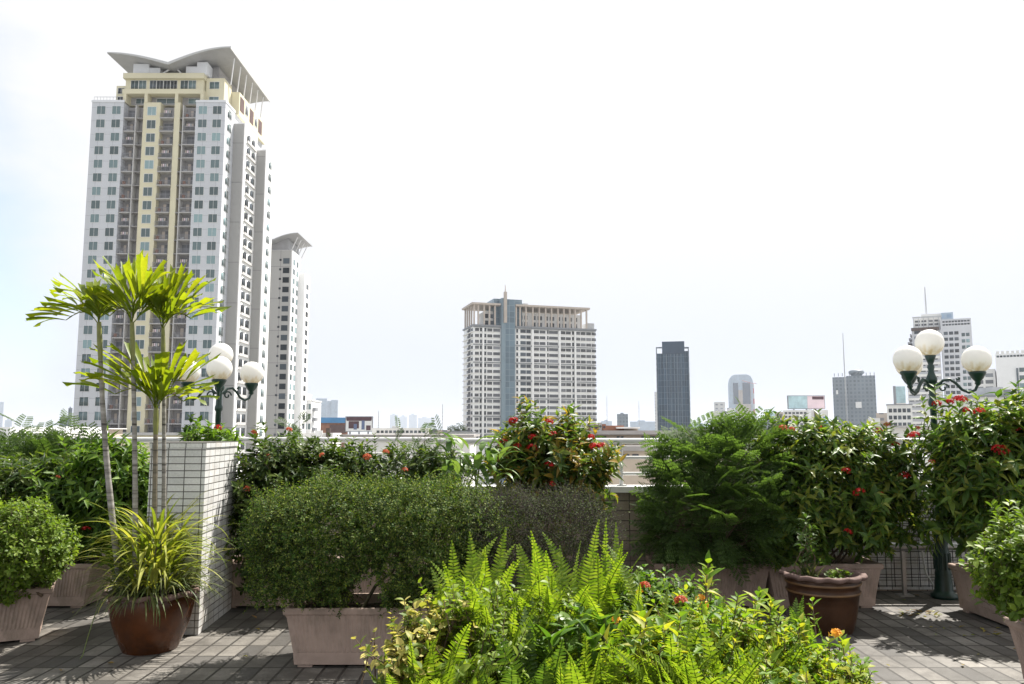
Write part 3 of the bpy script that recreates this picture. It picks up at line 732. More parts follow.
# =================================================================== PLANTS
# ---- hedges
T_rh = [(np.array([(0, 0, 0), (.5, -1, .08), (1, 0, -.03), (.5, 1, .08)]) * np.array([1, .5, 1]), np.array([(0, 1, 2, 3)])), (np.array([(0, 0, 0), (.45, -.9, .12), (1, 0, -.15), (.45, .9, .12)]) * np.array([1, .5, 1]), np.array([(0, 1, 2, 3)]))]
def hedge(label, x0, x1, y0, y1, z0, z1, n, lm, bark, nleaf, gaps, base, L=.021, W=.011):
    root = thing('hedge', label, 'hedge', base)
    nb = NB(); sb = NB()
    c = np.array([(x0 + x1) / 2, (y0 + y1) / 2, (z0 + z1) / 2]); h = np.array([(x1 - x0) / 2, (y1 - y0) / 2, (z1 - z0) / 2])
    # superellipsoid shell
    d = rdir(n * 3); p = 4.6
    s = 1 / (np.abs(d) ** p).sum(1) ** (1 / p)
    lump = 1 + .07 * np.sin(8 * d[:, 0] + 1) * np.sin(6 * d[:, 2]) + .06 * np.sin(15 * d[:, 0] + 5 * d[:, 1])
    P = c + d * h * (s * lump * rng.uniform(.66, 1.0, n * 3) * np.where(rng.uniform(size=n * 3) < .05, rng.uniform(1.0, 1.14, n * 3), 1))[:, None]
    ok = np.ones(len(P), bool)
    for (ga, gb, gz) in gaps: ok &= ~((P[:, 0] > ga) & (P[:, 0] < gb) & (P[:, 2] < gz))
    P, d = P[ok][:n], d[ok][:n]; n = len(P)
    O = nrm(np.sign(d) * np.abs(d) ** 2.2 / h)
    D = nrm(O * .8 + np.array([0, 0, .2]) + rdir(n) * .65)
    tl = rng.uniform(.08, .19, n)
    twigs(nb, sb, P - D * .06, D, tl, nleaf, L, W * 2, T_rh, .9, .05, .0013, jit=.5, start=.05)
    nb.build('foliage', M[lm], root)
    mb = MB()
    for i in range(9):
        a = np.array([base[0] + random.uniform(-.32, .32), base[1] + random.uniform(-.1, .1), .35])
        t = np.array([a[0] + random.uniform(-.4, .4), random.uniform(y0 + .1, y1 - .1), z0 + .45 * (z1 - z0)])
        main_stems(mb, a, [t], .014, .006, .05)
    st = mb.build('stem', M[bark], root); sb.build('twig', M[bark], st)
    return root
hL = at(243, 540, Yf + .1)[0]; hM = at(492, 540, Yf + .1)[0]; hR = at(606, 540, Yf + .2)[0]
gz0, gz1 = at(345, 590, Yf)[0], at(384, 590, Yf)[0]
hedge('wide clipped green hedge of tiny leaves in the front planter', hL + .05, hM + .05, Yf - .28, Yf + .62, .42, 1.22, 7800, 'lf_hedge', 'darktwig', 16,
      [(gz0, gz1, .62), (-9, gz0 - .62, .5)], ((hx0 + hx1) / 2, Yf + .22, .34))
hedge('half bare hedge of dry grey twigs behind the ferns', hM - .22, hR + .03, Yf - .2, Yf + .62, .45, 1.16, 5200, 'lf_dry', 'greybark', 6,
      [], (hx1 + .6, Yf + .25, .34), L=.018)

# ---- round shrub, far left
sb_ = blobs_px([(12, 550, Yb + .25, 52, 45, .4), (-22, 556, Yb + .25, 50, 42, .42)])
bush('round_shrub', 'rounded bright green shrub in the far left planter', 'shrub', (at(10, 595, Yb)[0], Yb + .25, .34), sb_, 2300, .09, 8, .042, .024, T_obov, 'lf_round', spread=.8, droop=.02, lo=.72, lump=.06)
# ---- bright leafy bush behind the left pots
bush('leafy_shrub', 'fresh green large leaved shrub behind the palm trunks', 'shrub', (at(80, 560, 7.7)[0], 7.75, .34),
     blobs_px([(98, 505, 7.7, 50, 42, .35), (60, 520, 7.8, 40, 38, .3), (118, 470, 7.7, 34, 26, .25), (128, 525, 7.7, 24, 34, .25)]), 720, .2, 10, .12, .042, T_mid, 'lf_bright', droop=.15,
     fl=[('red', [(86, 529, 7.3, .75)])], extra=shoots([(122, 436, 7.7), (112, 446, 7.7), (70, 470, 7.7), (96, 458, 7.7)], .22, 10, .13, .042, T_mid))
bush('leafy_shrub', 'darker shrub with a reddish tip low at the far left edge', 'shrub', (at(20, 560, 7.8)[0], 7.75, 0.0),
     blobs_px([(10, 500, 7.6, 50, 38, .3), (50, 492, 7.7, 30, 22, .25)]), 420, .2, 10, .11, .036, T_mid, 'lf_dark', fl=[('orange', [(58, 477, 7.35, .6)])])

# ---- feathery (bipinnate) foliage
def lacy_leaf(size=1.0):
    nb = NB(); P = []; D = []; N = []
    for i in range(5):                       # pinnae pairs
        u = .22 + .78 * i / 4
        base = np.array([u, 0, -.18 * u * u])
        ln = .42 * (1 - .45 * abs(u - .55))
        for s in (-1, 1):
            d = np.array([.42, s * .9, -.12]); d /= np.linalg.norm(d)
            for j in range(5):
                p = base + d * ln * (.2 + .8 * j / 4)
                for s2 in (-1, 1):
                    q = np.array([d[0] * .4 - s2 * d[1] * .9 * 1, d[1] * .4 + s2 * d[0] * .9, -.05])
                    P.append(p); D.append(q); N.append((0, 0, 1))
    T = (np.array([(0, 0, 0), (.5, -.5, .05), (1, 0, -.05), (.5, .5, .05)]), np.array([(0, 1, 2, 3)]))
    place(nb, T, np.array(P), np.array(D), np.array(N, float), .15, .12)
    thin_stems(nb, np.array([[0, 0, 0.0]]), np.array([[1, 0, -.18]]), .007)
    return np.concatenate(nb.V), np.concatenate(nb.Q)
LACY = lacy_leaf()
def lacy_bush(label, base, blobs, n, size, lm, up=.35, fl=None, extra_pts=(), cat='shrub', lo=.5):
    root = thing('feathery_shrub', label, cat, base)
    nb = NB(); sb = NB()
    P, O = sample(blobs, n, lo=lo, keep=.35, lump=.18)
    D = nrm(O * .9 + np.array([0, 0, up]) + rdir(n) * .5); D[:, 2] = np.clip(D[:, 2], -.5, .55); D = nrm(D)
    N = nrm(np.array([0, 0, 1.0]) + rdir(n) * .55 + O * .3)
    if len(extra_pts):
        E = np.array([at(*q) for q in extra_pts]); k = 4
        for j in range(k):
            P = np.concatenate([P, E]); d = rdir(len(E)); d[:, 2] = .75; P = P - np.concatenate([np.zeros((len(P) - len(E), 3)), np.tile([0, 0, .05 * j], (len(E), 1))]); D = np.concatenate([D, nrm(d)]); N = np.concatenate([N, np.tile([0, 0, 1.0], (len(E), 1)) + rdir(len(E)) * .6])
        thin_stems(sb, E - np.array([0, 0, .35]), E, .004)
    s = size * rng.uniform(.75, 1.2, len(P))
    T, Q = LACY
    D = nrm(D); S = nrm(np.cross(D, N)); N2 = np.cross(S, D)
    V = P[:, None] + (D[:, None] * T[None, :, 0:1] - S[:, None] * T[None, :, 1:2] + N2[:, None] * T[None, :, 2:3]) * s[:, None, None]
    F = Q[None] + (np.arange(len(P)) * len(T))[:, None, None]
    nb.add(V.reshape(-1, 3), F.reshape(-1, 4)); nb.build('foliage', M[lm], root)
    mb = MB(); main_stems(mb, base, [P[random.randrange(n)] for _ in range(16)], .011)
    st = mb.build('stem', M['bark'], root)
    thin_stems(sb, P[:n] - O * .12 - np.array([0, 0, .08]), P[:n], .0025); sb.build('twig', M['bark'], st)
    for f in (fl or []): flowers(root, f[1], f[0])
    return root
lacy_bush('dark feathery shrub spreading over the planter right of the dry hedge', (at(712, 565, 7.75)[0], 7.75, .34),
          blobs_px([(714, 508, 7.6, 54, 52, .45), (740, 462, 7.7, 34, 22, .32), (680, 514, 7.6, 20, 38, .35), (764, 520, 7.6, 18, 46, .3), (704, 462, 7.7, 28, 16, .25)]), 680, .235, 'lf_lacy',
          extra_pts=[(748, 418, 7.7), (726, 424, 7.7), (690, 432, 7.7), (765, 436, 7.7), (668, 462, 7.7), (712, 436, 7.7), (735, 432, 7.7)])
lacy_bush('pale feathery shrub against the railing at the far left', (at(40, 560, 8.7)[0], 8.7, 0),
          blobs_px([(20, 476, 8.7, 62, 24, .4), (85, 470, 8.8, 30, 18, .3), (48, 460, 8.7, 36, 8, .3)]), 420, .2, 'lf_lacy2',
          extra_pts=[(20, 424, 8.7), (44, 430, 8.7), (66, 428, 8.8), (92, 436, 8.8)])

# ---- climbing dark bush between pillar and hedge
bush('flowering_shrub', 'dark leafy shrub with faded orange flowers behind the green hedge', 'shrub', (at(310, 570, 7.75)[0], 7.75, .34),
     blobs_px([(280, 496, 7.6, 48, 54, .35), (260, 516, 7.5, 24, 66, .28), (330, 480, 7.7, 56, 30, .35), (400, 480, 7.7, 60, 26, .35), (300, 463, 7.7, 44, 15, .28), (430, 471, 7.7, 30, 17, .3)]), 1500, .16, 10, .075, .034, T_oval, 'lf_dark',
     fl=[('orange', [(254, 433, 7.5, .9), (289, 430, 7.5, .9), (247, 489, 7.2, .9), (367, 457, 7.4, 1.1), (386, 452, 7.4, .9), (405, 470, 7.3, .8), (268, 456, 7.3, .7), (322, 455, 7.3, .7)])],
     extra=shoots([(258, 424, 7.6), (292, 434, 7.6), (374, 434, 7.6), (276, 438, 7.6), (340, 442, 7.6), (312, 440, 7.6)], .2, 12, .06, .03, T_oval))
lacy_bush('light feathery sprigs rising behind the hedge below the distant skyline', (at(410, 560, 8.0)[0], 8.05, .0),
          blobs_px([(412, 458, 8.0, 34, 8, .2), (300, 446, 8.0, 12, 6, .12)]), 36, .13, 'lf_lacy2',
          extra_pts=[(398, 430, 8.0), (425, 428, 8.0), (440, 434, 8.0), (300, 422, 8.0), (288, 426, 8.0)])
bush('flowering_shrub', 'small sprig with one red flower behind the top of the tiled pillar', 'shrub', (at(205, 560, 8.4)[0], 8.4, 0),
     blobs_px([(200, 440, 8.4, 22, 8, .15), (226, 442, 8.4, 16, 7, .12)]), 55, .16, 10, .1, .04, T_mid, 'lf_bright', nst=5,
     fl=[('red', [(218, 428, 8.3, .8)])], extra=shoots([(192, 416, 8.4), (198, 424, 8.4), (186, 428, 8.4)], .2, 10, .1, .04, T_mid))

# ---- middle ixora
bush('flowering_shrub', 'tall red flowered ixora in front of the white apartment block', 'shrub', (at(555, 565, 7.75)[0], 7.75, .34),
     blobs_px([(560, 472, 7.7, 48, 30, .32), (588, 478, 7.7, 20, 24, .26), (532, 440, 7.7, 22, 18, .22), (566, 446, 7.7, 30, 16, .24), (518, 470, 7.7, 26, 30, .28)]), 430, .22, 10, .125, .046, T_mid, 'lf_ixora_y', lo=.35, keep=.6,
     fl=[('red', [(513, 421, 7.5, 1.1), (549, 422, 7.5, .85), (532, 437, 7.45, .9), (503, 443, 7.5, 1.0), (517, 446, 7.4, .8), (532, 448, 7.4, .9), (550, 464, 7.35, 1.1), (591, 437, 7.5, .8), (595, 447, 7.4, 1.15), (601, 446, 7.45, .9), (553, 434, 7.45, .7), (552, 484, 7.35, .7)])],
     extra=shoots([(519, 398, 7.7), (534, 402, 7.7), (526, 412, 7.7), (557, 412, 7.7), (545, 418, 7.7), (583, 418, 7.75), (500, 428, 7.7), (612, 452, 7.7), (575, 424, 7.7), (519, 408, 7.6), (527, 400, 7.7), (513, 416, 7.6), (541, 410, 7.6), (552, 424, 7.6), (566, 416, 7.7), (596, 430, 7.7), (508, 436, 7.6), (604, 446, 7.6), (534, 422, 7.6)], .3, 14, .11, .04, T_mid))
# ---- big drooping leaves
def strapplant(name, label, cat, base, specs, lm, seg=9, fold=.35, widths=strap, stem=True):
    """specs: rows of (base point, azimuth, lean, length, width, droop)"""
    root = thing(name, label, cat, base); nb = NB()
    T, Q = leaf_tpl(seg, widths, fold, 0)
    for (b, az, lean, L, W, droop) in specs:
        u = T[:, 0]; ang = lean + droop * u                     # angle from vertical grows to the tip
        us = np.linspace(0, 1, 60); a = lean + droop * us
        X = np.concatenate([[0], np.cumsum(np.sin(a))[:-1] / 60]); Z = np.concatenate([[0], np.cumsum(np.cos(a))[:-1] / 60])
        r = np.interp(u, us, X) * L; z = np.interp(u, us, Z) * L
        h = np.array([math.sin(az), math.cos(az), 0]); s = np.array([math.cos(az), -math.sin(az), 0])
        nn = -np.cos(ang)[:, None] * h + np.sin(ang)[:, None] * np.array([0, 0, 1.0])
        V = np.array(b) + r[:, None] * h + z[:, None] * np.array([0, 0, 1.0]) + (T[:, 1] * W * .5)[:, None] * s + nn * (T[:, 2] * W * 1.2)[:, None]
        nb.add(V, Q)
    nb.build('foliage', M[lm], root)
    return root
U = random.uniform
sp1 = []
b0 = at(475, 472, 7.2)
for i in range(46):
    bb = (b0[0] + U(-.28, .28), b0[1] + U(-.15, .15), b0[2] + U(-.1, .22))
    sp1.append((bb, U(0, 6.28), U(.2, .7), U(.24, .38), U(.05, .075), U(1.2, 2.2)))
r_ = strapplant('drooping_leaf_plant', 'pale green plant with long drooping leaves left of the tall ixora', 'plant', (b0[0], b0[1], .34), sp1, 'lf_big', widths=lance)
mb = MB()
for i in range(7): mb.tube([(b0[0] + U(-.1, .1), b0[1], .34), (b0[0] + U(-.2, .2), b0[1] + U(-.1, .1), b0[2] - .2), (b0[0] + U(-.28, .28), b0[1] + U(-.12, .12), b0[2] + .15)], [.014, .01, .006], 6)
mb.build('stem', M['greenstem'], r_)

# ---- right ixoras
bush('flowering_shrub', 'broad red flowered ixora behind the scalloped brown pot', 'shrub', (at(828, 565, 7.75)[0], 7.75, .34),
     blobs_px([(830, 495, 7.6, 62, 58, .42), (868, 475, 7.6, 44, 44, .35), (800, 470, 7.7, 40, 40, .32), (880, 500, 7.6, 34, 40, .3), (815, 448, 7.7, 38, 20, .3), (790, 520, 7.6, 30, 44, .3)]), 1500, .17, 10, .1, .042, T_mid, 'lf_ixora',
     fl=[('red', [(846, 471, 7.2, 1.05), (859, 493, 7.15, 1.05), (904, 476, 7.3, 1.0), (895, 445, 7.4, .9), (848, 532, 7.15, .8), (880, 494, 7.2, .7), (878, 431, 7.5, .8)]),
         ('orange', [(783, 428, 7.5, 1.1), (792, 429, 7.45, .8), (819, 427, 7.5, .8), (887, 425, 7.5, .9), (822, 470, 7.25, .6)])],
     extra=shoots([(806, 418, 7.7), (822, 428, 7.7), (850, 430, 7.7), (868, 436, 7.7), (786, 434, 7.7), (905, 456, 7.7), (800, 515, 7.2), (840, 434, 7.7)], .24, 12, .1, .04, T_mid))
bush('flowering_shrub', 'tallest red flowered ixora around the right lamp post', 'shrub', (4.3, 7.1, .34),
     blobs_px([(985, 485, 7.1, 52, 66, .42), (1030, 470, 7.1, 50, 76, .42), (955, 446, 7.2, 22, 28, .25), (990, 442, 7.2, 32, 22, .28), (1050, 430, 7.2, 36, 30, .3), (962, 490, 7.1, 20, 34, .25)]), 1000, .2, 10, .125, .046, T_mid, 'lf_ixora', lo=.45, keep=.5,
     fl=[('red', [(960, 400, 7.0, 1.2), (914, 436, 7.0, 1.1), (965, 410, 6.95, .8), (979, 412, 6.9, .95), (1000, 451, 6.75, 1.3), (950, 402, 7.1, .8), (937, 404, 7.1, .8), (1020, 430, 6.9, .8)]),
         ('orange', [(932, 462, 7.0, .8), (918, 428, 7.1, .6)])],
     extra=shoots([(934, 386, 7.2), (948, 396, 7.2), (978, 396, 7.2), (922, 400, 7.2), (1000, 408, 7.2), (1018, 418, 7.2), (940, 412, 7.2), (912, 426, 7.1), (960, 416, 7.2), (995, 425, 7.1)], .34, 16, .12, .042, T_mid))
bush('leafy_shrub', 'bright leafy bush in the planter at the right edge', 'shrub', (3.72, 5.12, .36),
     blobs_px([(1018, 556, 5.15, 30, 34, .26), (1050, 550, 5.15, 40, 42, .3), (998, 578, 5.1, 16, 24, .18), (1020, 596, 5.0, 18, 20, .18)]), 560, .11, 8, .06, .034, T_obov, 'lf_round', spread=.85, droop=.05, lo=.6)

# ---- palms
def frond_mesh(nb, base, tip, width, sag=.1, npair=7):
    base = np.array(base); tip = np.array(tip); d = tip - base; Ld = np.linalg.norm(d)
    d = d / Ld; side = nrm(np.cross(d, np.array([0, 0, 1.0]))); up = np.cross(side, d)
    rl = .5
    def C_(u): return base + d * (u * rl * Ld) + up * (.16 * Ld * math.sin(math.pi * min(u, 1)) )
    pts = [C_(u) for u in np.linspace(0, 1, 7)]
    thin_stems(nb, np.array(pts[:-1]), np.array(pts[1:]), .006)
    # leaflet: strap, widening, cut off raggedly at the end
    n = 6; us = np.linspace(0, 1, n + 1)
    for i in range(npair):
        u = .22 + .78 * i / (npair - 1); p = C_(u)
        ln = Ld * (.53 + .12 * math.sin(math.pi * u)) * U(.85, 1.1)
        for s in (-1, 1):
            fwd = .55 + 1.3 * u
            dd = nrm(d * fwd + side * s * (.85 - .5 * u) + up * (.6 - .45 * u) + np.array([U(-.08, .08) for _ in range(3)]))
            nn = nrm(up * .9 - side * s * .45)
            ss = nrm(np.cross(dd, nn)); W = width * U(.8, 1.2)
            V = []
            dr = U(.05, .4) * ln
            for k, t in enumerate(us):
                w = W * (.16 + .84 * min(1, t * 1.5)) * .5
                j1, j2 = (U(-.12, .1) * ln, U(-.12, .06) * ln) if k == n else (0, 0)
                c = p + dd * t * ln - np.array([0, 0, 1.0]) * dr * t * t
                V += [c - ss * w + dd * j1 + nn * w * .35, c - (dd * .06 * ln if k == n else 0), c + ss * w + dd * j2 + nn * w * .35]
            Q = []
            for k in range(n): a = 3 * k; Q += [(a, a + 1, a + 4, a + 3), (a + 1, a + 2, a + 5, a + 4)]
            nb.add(np.array(V), np.array(Q))
def palm(label, foot, top, tips, trunk_m, r0, r1, Y, curve=0.0, width=.055, shaft=.12):
    b = np.array([at(*foot)[0], foot[2], .36]); t = at(*top)
    root = thing('palm', label, 'palm', b, group='slender palms in the orange brown pot')
    n = 14; pts = []; rr = []
    for i in range(n + 1):
        s = i / n; p = b + (t - b) * s + np.array([math.sin(math.pi * s) * curve, 0, 0]); pts.append(p); rr.append((r0 + (r1 - r0) * s) * .74 + .0015 * (i % 2))
    k = int(n * (1 - shaft))
    mb = MB(); mb.tube(pts[:k + 1], rr[:k + 1], 12); mb.build('trunk', M[trunk_m], root)
    mb = MB(); mb.tube(pts[k:] , [rr[k] * 1.06 + .004 * math.sin(math.pi * i / max(1, n - k)) for i in range(n - k + 1)], 12); mb.build('crownshaft', M['crownshaft'], root)
    for (px, py, dy) in tips:
        nb = NB(); frond_mesh(nb, t - np.array([0, 0, .02]), at(px, py, Y + dy), width)
        nb.build('frond', M['lf_palm'], root)
    return root
YP = pot_c[1]
palm('left palm trunk leaning outward, its crown reaching furthest left', (125, 545, YP), (99, 322, YP), [(33, 316, .0), (58, 288, .25), (92, 284, -.2), (116, 300, .2)], 'palm_grey', .034, .019, YP, -.03, .046)
palm('central palm with a straight white ringed trunk and the highest crown', (138, 545, YP - .05), (132, 322, YP - .05), [(82, 290, -.1), (100, 264, .2), (128, 252, .0), (160, 260, -.3), (178, 290, .1), (88, 308, .3)], 'palm_grey', .029, .018, YP - .05, .01, .049)
palm('right palm with a thin grey trunk and fronds reaching over the lamp', (165, 545, YP + .1), (163, 328, YP + .1), [(188, 262, .2), (218, 270, 0.), (220, 306, -.2), (164, 268, .3), (200, 290, .3), (150, 290, -.2)], 'palm_grey', .025, .016, YP + .1, .01, .046)
palm('shortest palm with a brown trunk and a low wide crown', (156, 545, YP + .05), (156, 408, YP + .05), [(74, 378, .0), (92, 346, .15), (124, 360, -.2), (152, 366, .2), (188, 362, .1), (216, 350, -.1), (212, 392, -.25)], 'palm_dark', .029, .021, YP + .05, 0, .052, shaft=.14)

# ---- ribbon plant in the palm pot
sp2 = []
for i in range(330):
    a = U(0, 6.28); rr_ = U(0, .22)
    bb = (pot_c[0] + rr_ * math.sin(a), pot_c[1] + rr_ * math.cos(a), .4 + U(0, .46))
    sp2.append((bb, a + U(-.6, .6), U(.2, 1.15), U(.28, .52), U(.018, .032), U(.6, 1.9)))
rp_ = strapplant('ribbon_plant', 'yellow green ribbon leaves bursting from the palm pot', 'plant', (pot_c[0], pot_c[1], .37), sp2, 'lf_ribbon', 8)
sp3 = []
for i in range(330):
    a = U(0, 6.28); rr_ = U(.08, .29)
    sp3.append(((pot_c[0] + rr_ * math.sin(a), pot_c[1] + rr_ * math.cos(a), .39 + U(0, .12)), a + U(-.8, .8), U(.4, 1.4), U(.2, .4), U(.009, .016), U(.9, 2.1)))
strapplant('grass_tuft', 'fine drooping grassy leaves over the rim of the palm pot', 'plant', (pot_c[0], pot_c[1], .37), sp3, 'lf_ribbon_tuft', 7)
mb = MB(); e = gr(80, 661); s_ = np.array([pot_c[0] - .18, pot_c[1] - .22, .44])
ps = [s_ + (np.array([e[0], e[1], .01]) - s_) * t + np.array([0, 0, .16 * math.sin(math.pi * t) - .05 * t]) for t in np.linspace(0, 1, 14)]; ps[-1][2] = .012; ps[-2][2] = max(ps[-2][2], .03)
mb.tube(ps, .0035, 6); mb.build('runner', M['greenstem'], rp_)

# ---- plants in the scalloped pot
sp4 = []
for i in range(34):
    a = U(0, 6.28); sp4.append(((pr[0] - .09 + U(-.05, .05), pr[1] + U(-.05, .05), .4), a, U(.2, .9), U(.12, .22), U(.012, .02), U(.3, 1.2)))
strapplant('grass_tuft', 'short grey green tuft in the scalloped brown pot', 'plant', (pr[0] - .09, pr[1], .39), sp4, 'lf_ribbon_tuft', 6)
bush('sapling', 'thin upright sapling growing at the left of the scalloped pot', 'plant', (pr[0] - .11, pr[1] + .02, .39),
     [(np.array([pr[0] - .11, pr[1] + .02, .66]), np.array([.05, .05, .2]))], 20, .12, 8, .06, .026, T_obov, 'lf_lacy2', nst=3, r0=.006)
bush('seedling', 'small pale seedlings at the right of the scalloped pot', 'plant', (pr[0] + .1, pr[1] - .05, .39),
     [(np.array([pr[0] + .1, pr[1] - .06, .43]), np.array([.11, .1, .03]))], 26, .05, 4, .045, .035, T_oval, 'lf_round', nst=4, r0=.003)

# ---- foreground: ferns
def fern(label, base, n, Lr, lm, wid=.05, lean=(.05, .5), azr=(0, 6.28), tips=None):
    root = thing('fern', label, 'fern', base, group='sword ferns in the foreground bed'); nb = NB()
    T = leaf_tpl(2, lambda u: (1 - u * .8) * (.6 + .4 * min(1, u * 4)), .3, .16)
    def frond(b, az, lean, L, droop, w):
        m = int(L / .0118); us = np.linspace(0, 1, m)
        a = lean + droop * us ** 1.6; X = np.cumsum(np.sin(a)) / m * L; Z = np.cumsum(np.cos(a)) / m * L
        h = np.array([math.sin(az), math.cos(az), 0]); s = np.array([math.cos(az), -math.sin(az), 0])
        P = np.array(b) + X[:, None] * h + Z[:, None] * np.array([0, 0, 1.0])
        tg = np.sin(a)[:, None] * h + np.cos(a)[:, None] * np.array([0, 0, 1.0]); nn = np.cross(np.tile(s, (m, 1)), tg)
        nn = -np.cos(a)[:, None] * h + np.sin(a)[:, None] * np.array([0, 0, 1.0])
        thin_stems(nb, P[:-1:2], P[1::2] if m % 2 == 0 else P[2::2], .0022)
        ro = U(-1.0, 1.0); S0 = np.tile(s, (m, 1)) * math.cos(ro) + nn * math.sin(ro); nn = nn * math.cos(ro) - np.tile(s, (m, 1)) * math.sin(ro)
        prof = w * np.clip(np.minimum(us * 6 + .3, 1.0) * (1 - us ** 3.2) + .05, .05, 1)
        for sd in (-1, 1):
            k = us > .08
            dd = S0 * sd + tg * .28 + nn * .22 + rng.normal(size=(m, 3)) * .06
            place(nb, T, P[k], dd[k], nn[k], prof[k], .0145 + 0 * prof[k])
    if tips is None:
        for i in range(n):
            frond(np.array(base) + np.array([U(-.08, .08), U(-.08, .08), U(0, .05)]), U(*azr), U(*lean), U(*Lr), U(.3, 1.3), wid * U(.8, 1.15))
    else:
        tips = tips + [(p + U(-16, 16), q + U(2, 40), y_ + U(-.15, .1)) for (p, q, y_) in tips] + [(p + U(-14, 14), q + U(0, 24), y_ + U(-.1, .1)) for (p, q, y_) in tips[::2]]
        for (px, py, Y) in tips:
            t = at(px, py, Y); b = np.array(base) + np.array([U(-.08, .08), U(-.06, .06), 0])
            v = t - b; hd = math.hypot(v[0], v[1]); az = math.atan2(v[0], v[1]); L = np.linalg.norm(v) * 1.03
            ln = math.atan2(hd, v[2]); dr = U(.15, 1.25)
            frond(b, az, ln - dr * .38, L, dr, wid * U(.9, 1.3))
    nb.build('fronds', M[lm], root)
    return root
def fb_(px, Y, z=.4): return (at(px, 600, Y)[0], Y, z)
fern('tall upright sword fern at the left of the bed before the hedge planter', fb_(468, 2.85), 0, 0, 'lf_fern', tips=[(432, 559, 2.85), (452, 547, 2.95), (470, 537, 2.9), (497, 532, 2.95), (486, 560, 2.7), (440, 590, 2.6), (520, 556, 2.8), (505, 534, 3.0), (476, 585, 2.5), (412, 610, 2.6), (545, 575, 2.6), (460, 600, 2.4)])
fern('upright sword fern in the middle with a frond bent toward the right', fb_(552, 2.8), 0, 0, 'lf_fern', tips=[(520, 546, 2.9), (543, 526, 2.9), (534, 552, 2.7), (560, 548, 2.85), (574, 560, 2.7), (598, 527, 2.9), (580, 545, 2.95), (552, 570, 2.5), (515, 590, 2.5), (590, 575, 2.6), (528, 530, 3.0)])
fern('sword fern standing in front of the dark feathery shrub', fb_(612, 2.85), 0, 0, 'lf_fern', tips=[(606, 526, 2.9), (622, 545, 2.8), (642, 551, 2.85), (598, 560, 2.7), (640, 585, 2.5), (585, 590, 2.5), (616, 530, 3.0)])
fern('low arching sword fern at the bottom left of the bed', fb_(430, 2.4), 0, 0, 'lf_fern', tips=[(385, 655, 2.3), (410, 640, 2.2), (440, 628, 2.2), (470, 620, 2.25), (452, 655, 2.1), (425, 670, 2.1), (368, 672, 2.3), (490, 650, 2.1), (400, 625, 2.5)])
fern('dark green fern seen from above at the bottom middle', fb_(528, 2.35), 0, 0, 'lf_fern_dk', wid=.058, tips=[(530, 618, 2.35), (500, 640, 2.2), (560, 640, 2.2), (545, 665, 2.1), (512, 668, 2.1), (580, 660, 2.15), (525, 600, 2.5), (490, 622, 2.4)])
fern('sprawling sword fern with long narrow fronds among the golden leaves', fb_(660, 2.4), 0, 0, 'lf_fern', wid=.04, tips=[(628, 606, 2.5), (690, 610, 2.5), (655, 618, 2.3), (700, 630, 2.3), (610, 640, 2.2), (680, 650, 2.15), (730, 625, 2.4), (640, 655, 2.1), (710, 665, 2.1), (755, 650, 2.3), (668, 590, 2.6), (600, 665, 2.1), (645, 672, 2.05)])
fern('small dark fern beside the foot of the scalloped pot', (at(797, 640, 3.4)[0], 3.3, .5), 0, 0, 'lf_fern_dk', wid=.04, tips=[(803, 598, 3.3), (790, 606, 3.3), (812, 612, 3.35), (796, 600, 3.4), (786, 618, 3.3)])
fern('leaning sword fern in the lower right of the bed', fb_(770, 2.4), 0, 0, 'lf_fern', wid=.045, tips=[(800, 640, 2.4), (760, 628, 2.5), (742, 655, 2.2), (818, 655, 2.35), (785, 662, 2.2), (760, 676, 2.1)])

fern('sword fern arching over the front edge of the golden leaves', fb_(700, 2.2, .5), 0, 0, 'lf_fern', wid=.042, tips=[(640, 640, 2.1), (670, 628, 2.1), (700, 615, 2.2), (722, 640, 2.1), (690, 655, 2.0), (745, 660, 2.05), (655, 660, 2.0), (620, 655, 2.1), (735, 622, 2.2), (765, 640, 2.15)])
fern('sword fern with narrow fronds leaning right over the golden leaves', fb_(730, 2.45, .5), 0, 0, 'lf_fern', wid=.036, tips=[(690, 604, 2.6), (724, 602, 2.5), (752, 616, 2.5), (776, 620, 2.45), (715, 626, 2.4), (690, 635, 2.3), (796, 634, 2.4), (752, 640, 2.3), (812, 648, 2.35), (664, 612, 2.5), (735, 650, 2.2), (780, 655, 2.25)])
fern('short sword fern between the rosettes and the dark fern', fb_(590, 2.3, .5), 0, 0, 'lf_fern', wid=.042, tips=[(560, 640, 2.2), (585, 632, 2.2), (610, 640, 2.2), (600, 655, 2.1), (570, 660, 2.05), (625, 628, 2.3), (545, 652, 2.1)])
fern('sword fern with pale tips among the mixed leafy plant', fb_(500, 2.5, .45), 0, 0, 'lf_fern', tips=[(470, 575, 2.5), (500, 568, 2.55), (525, 580, 2.5), (485, 600, 2.4), (515, 605, 2.4), (455, 590, 2.5), (540, 600, 2.5), (565, 590, 2.5)])
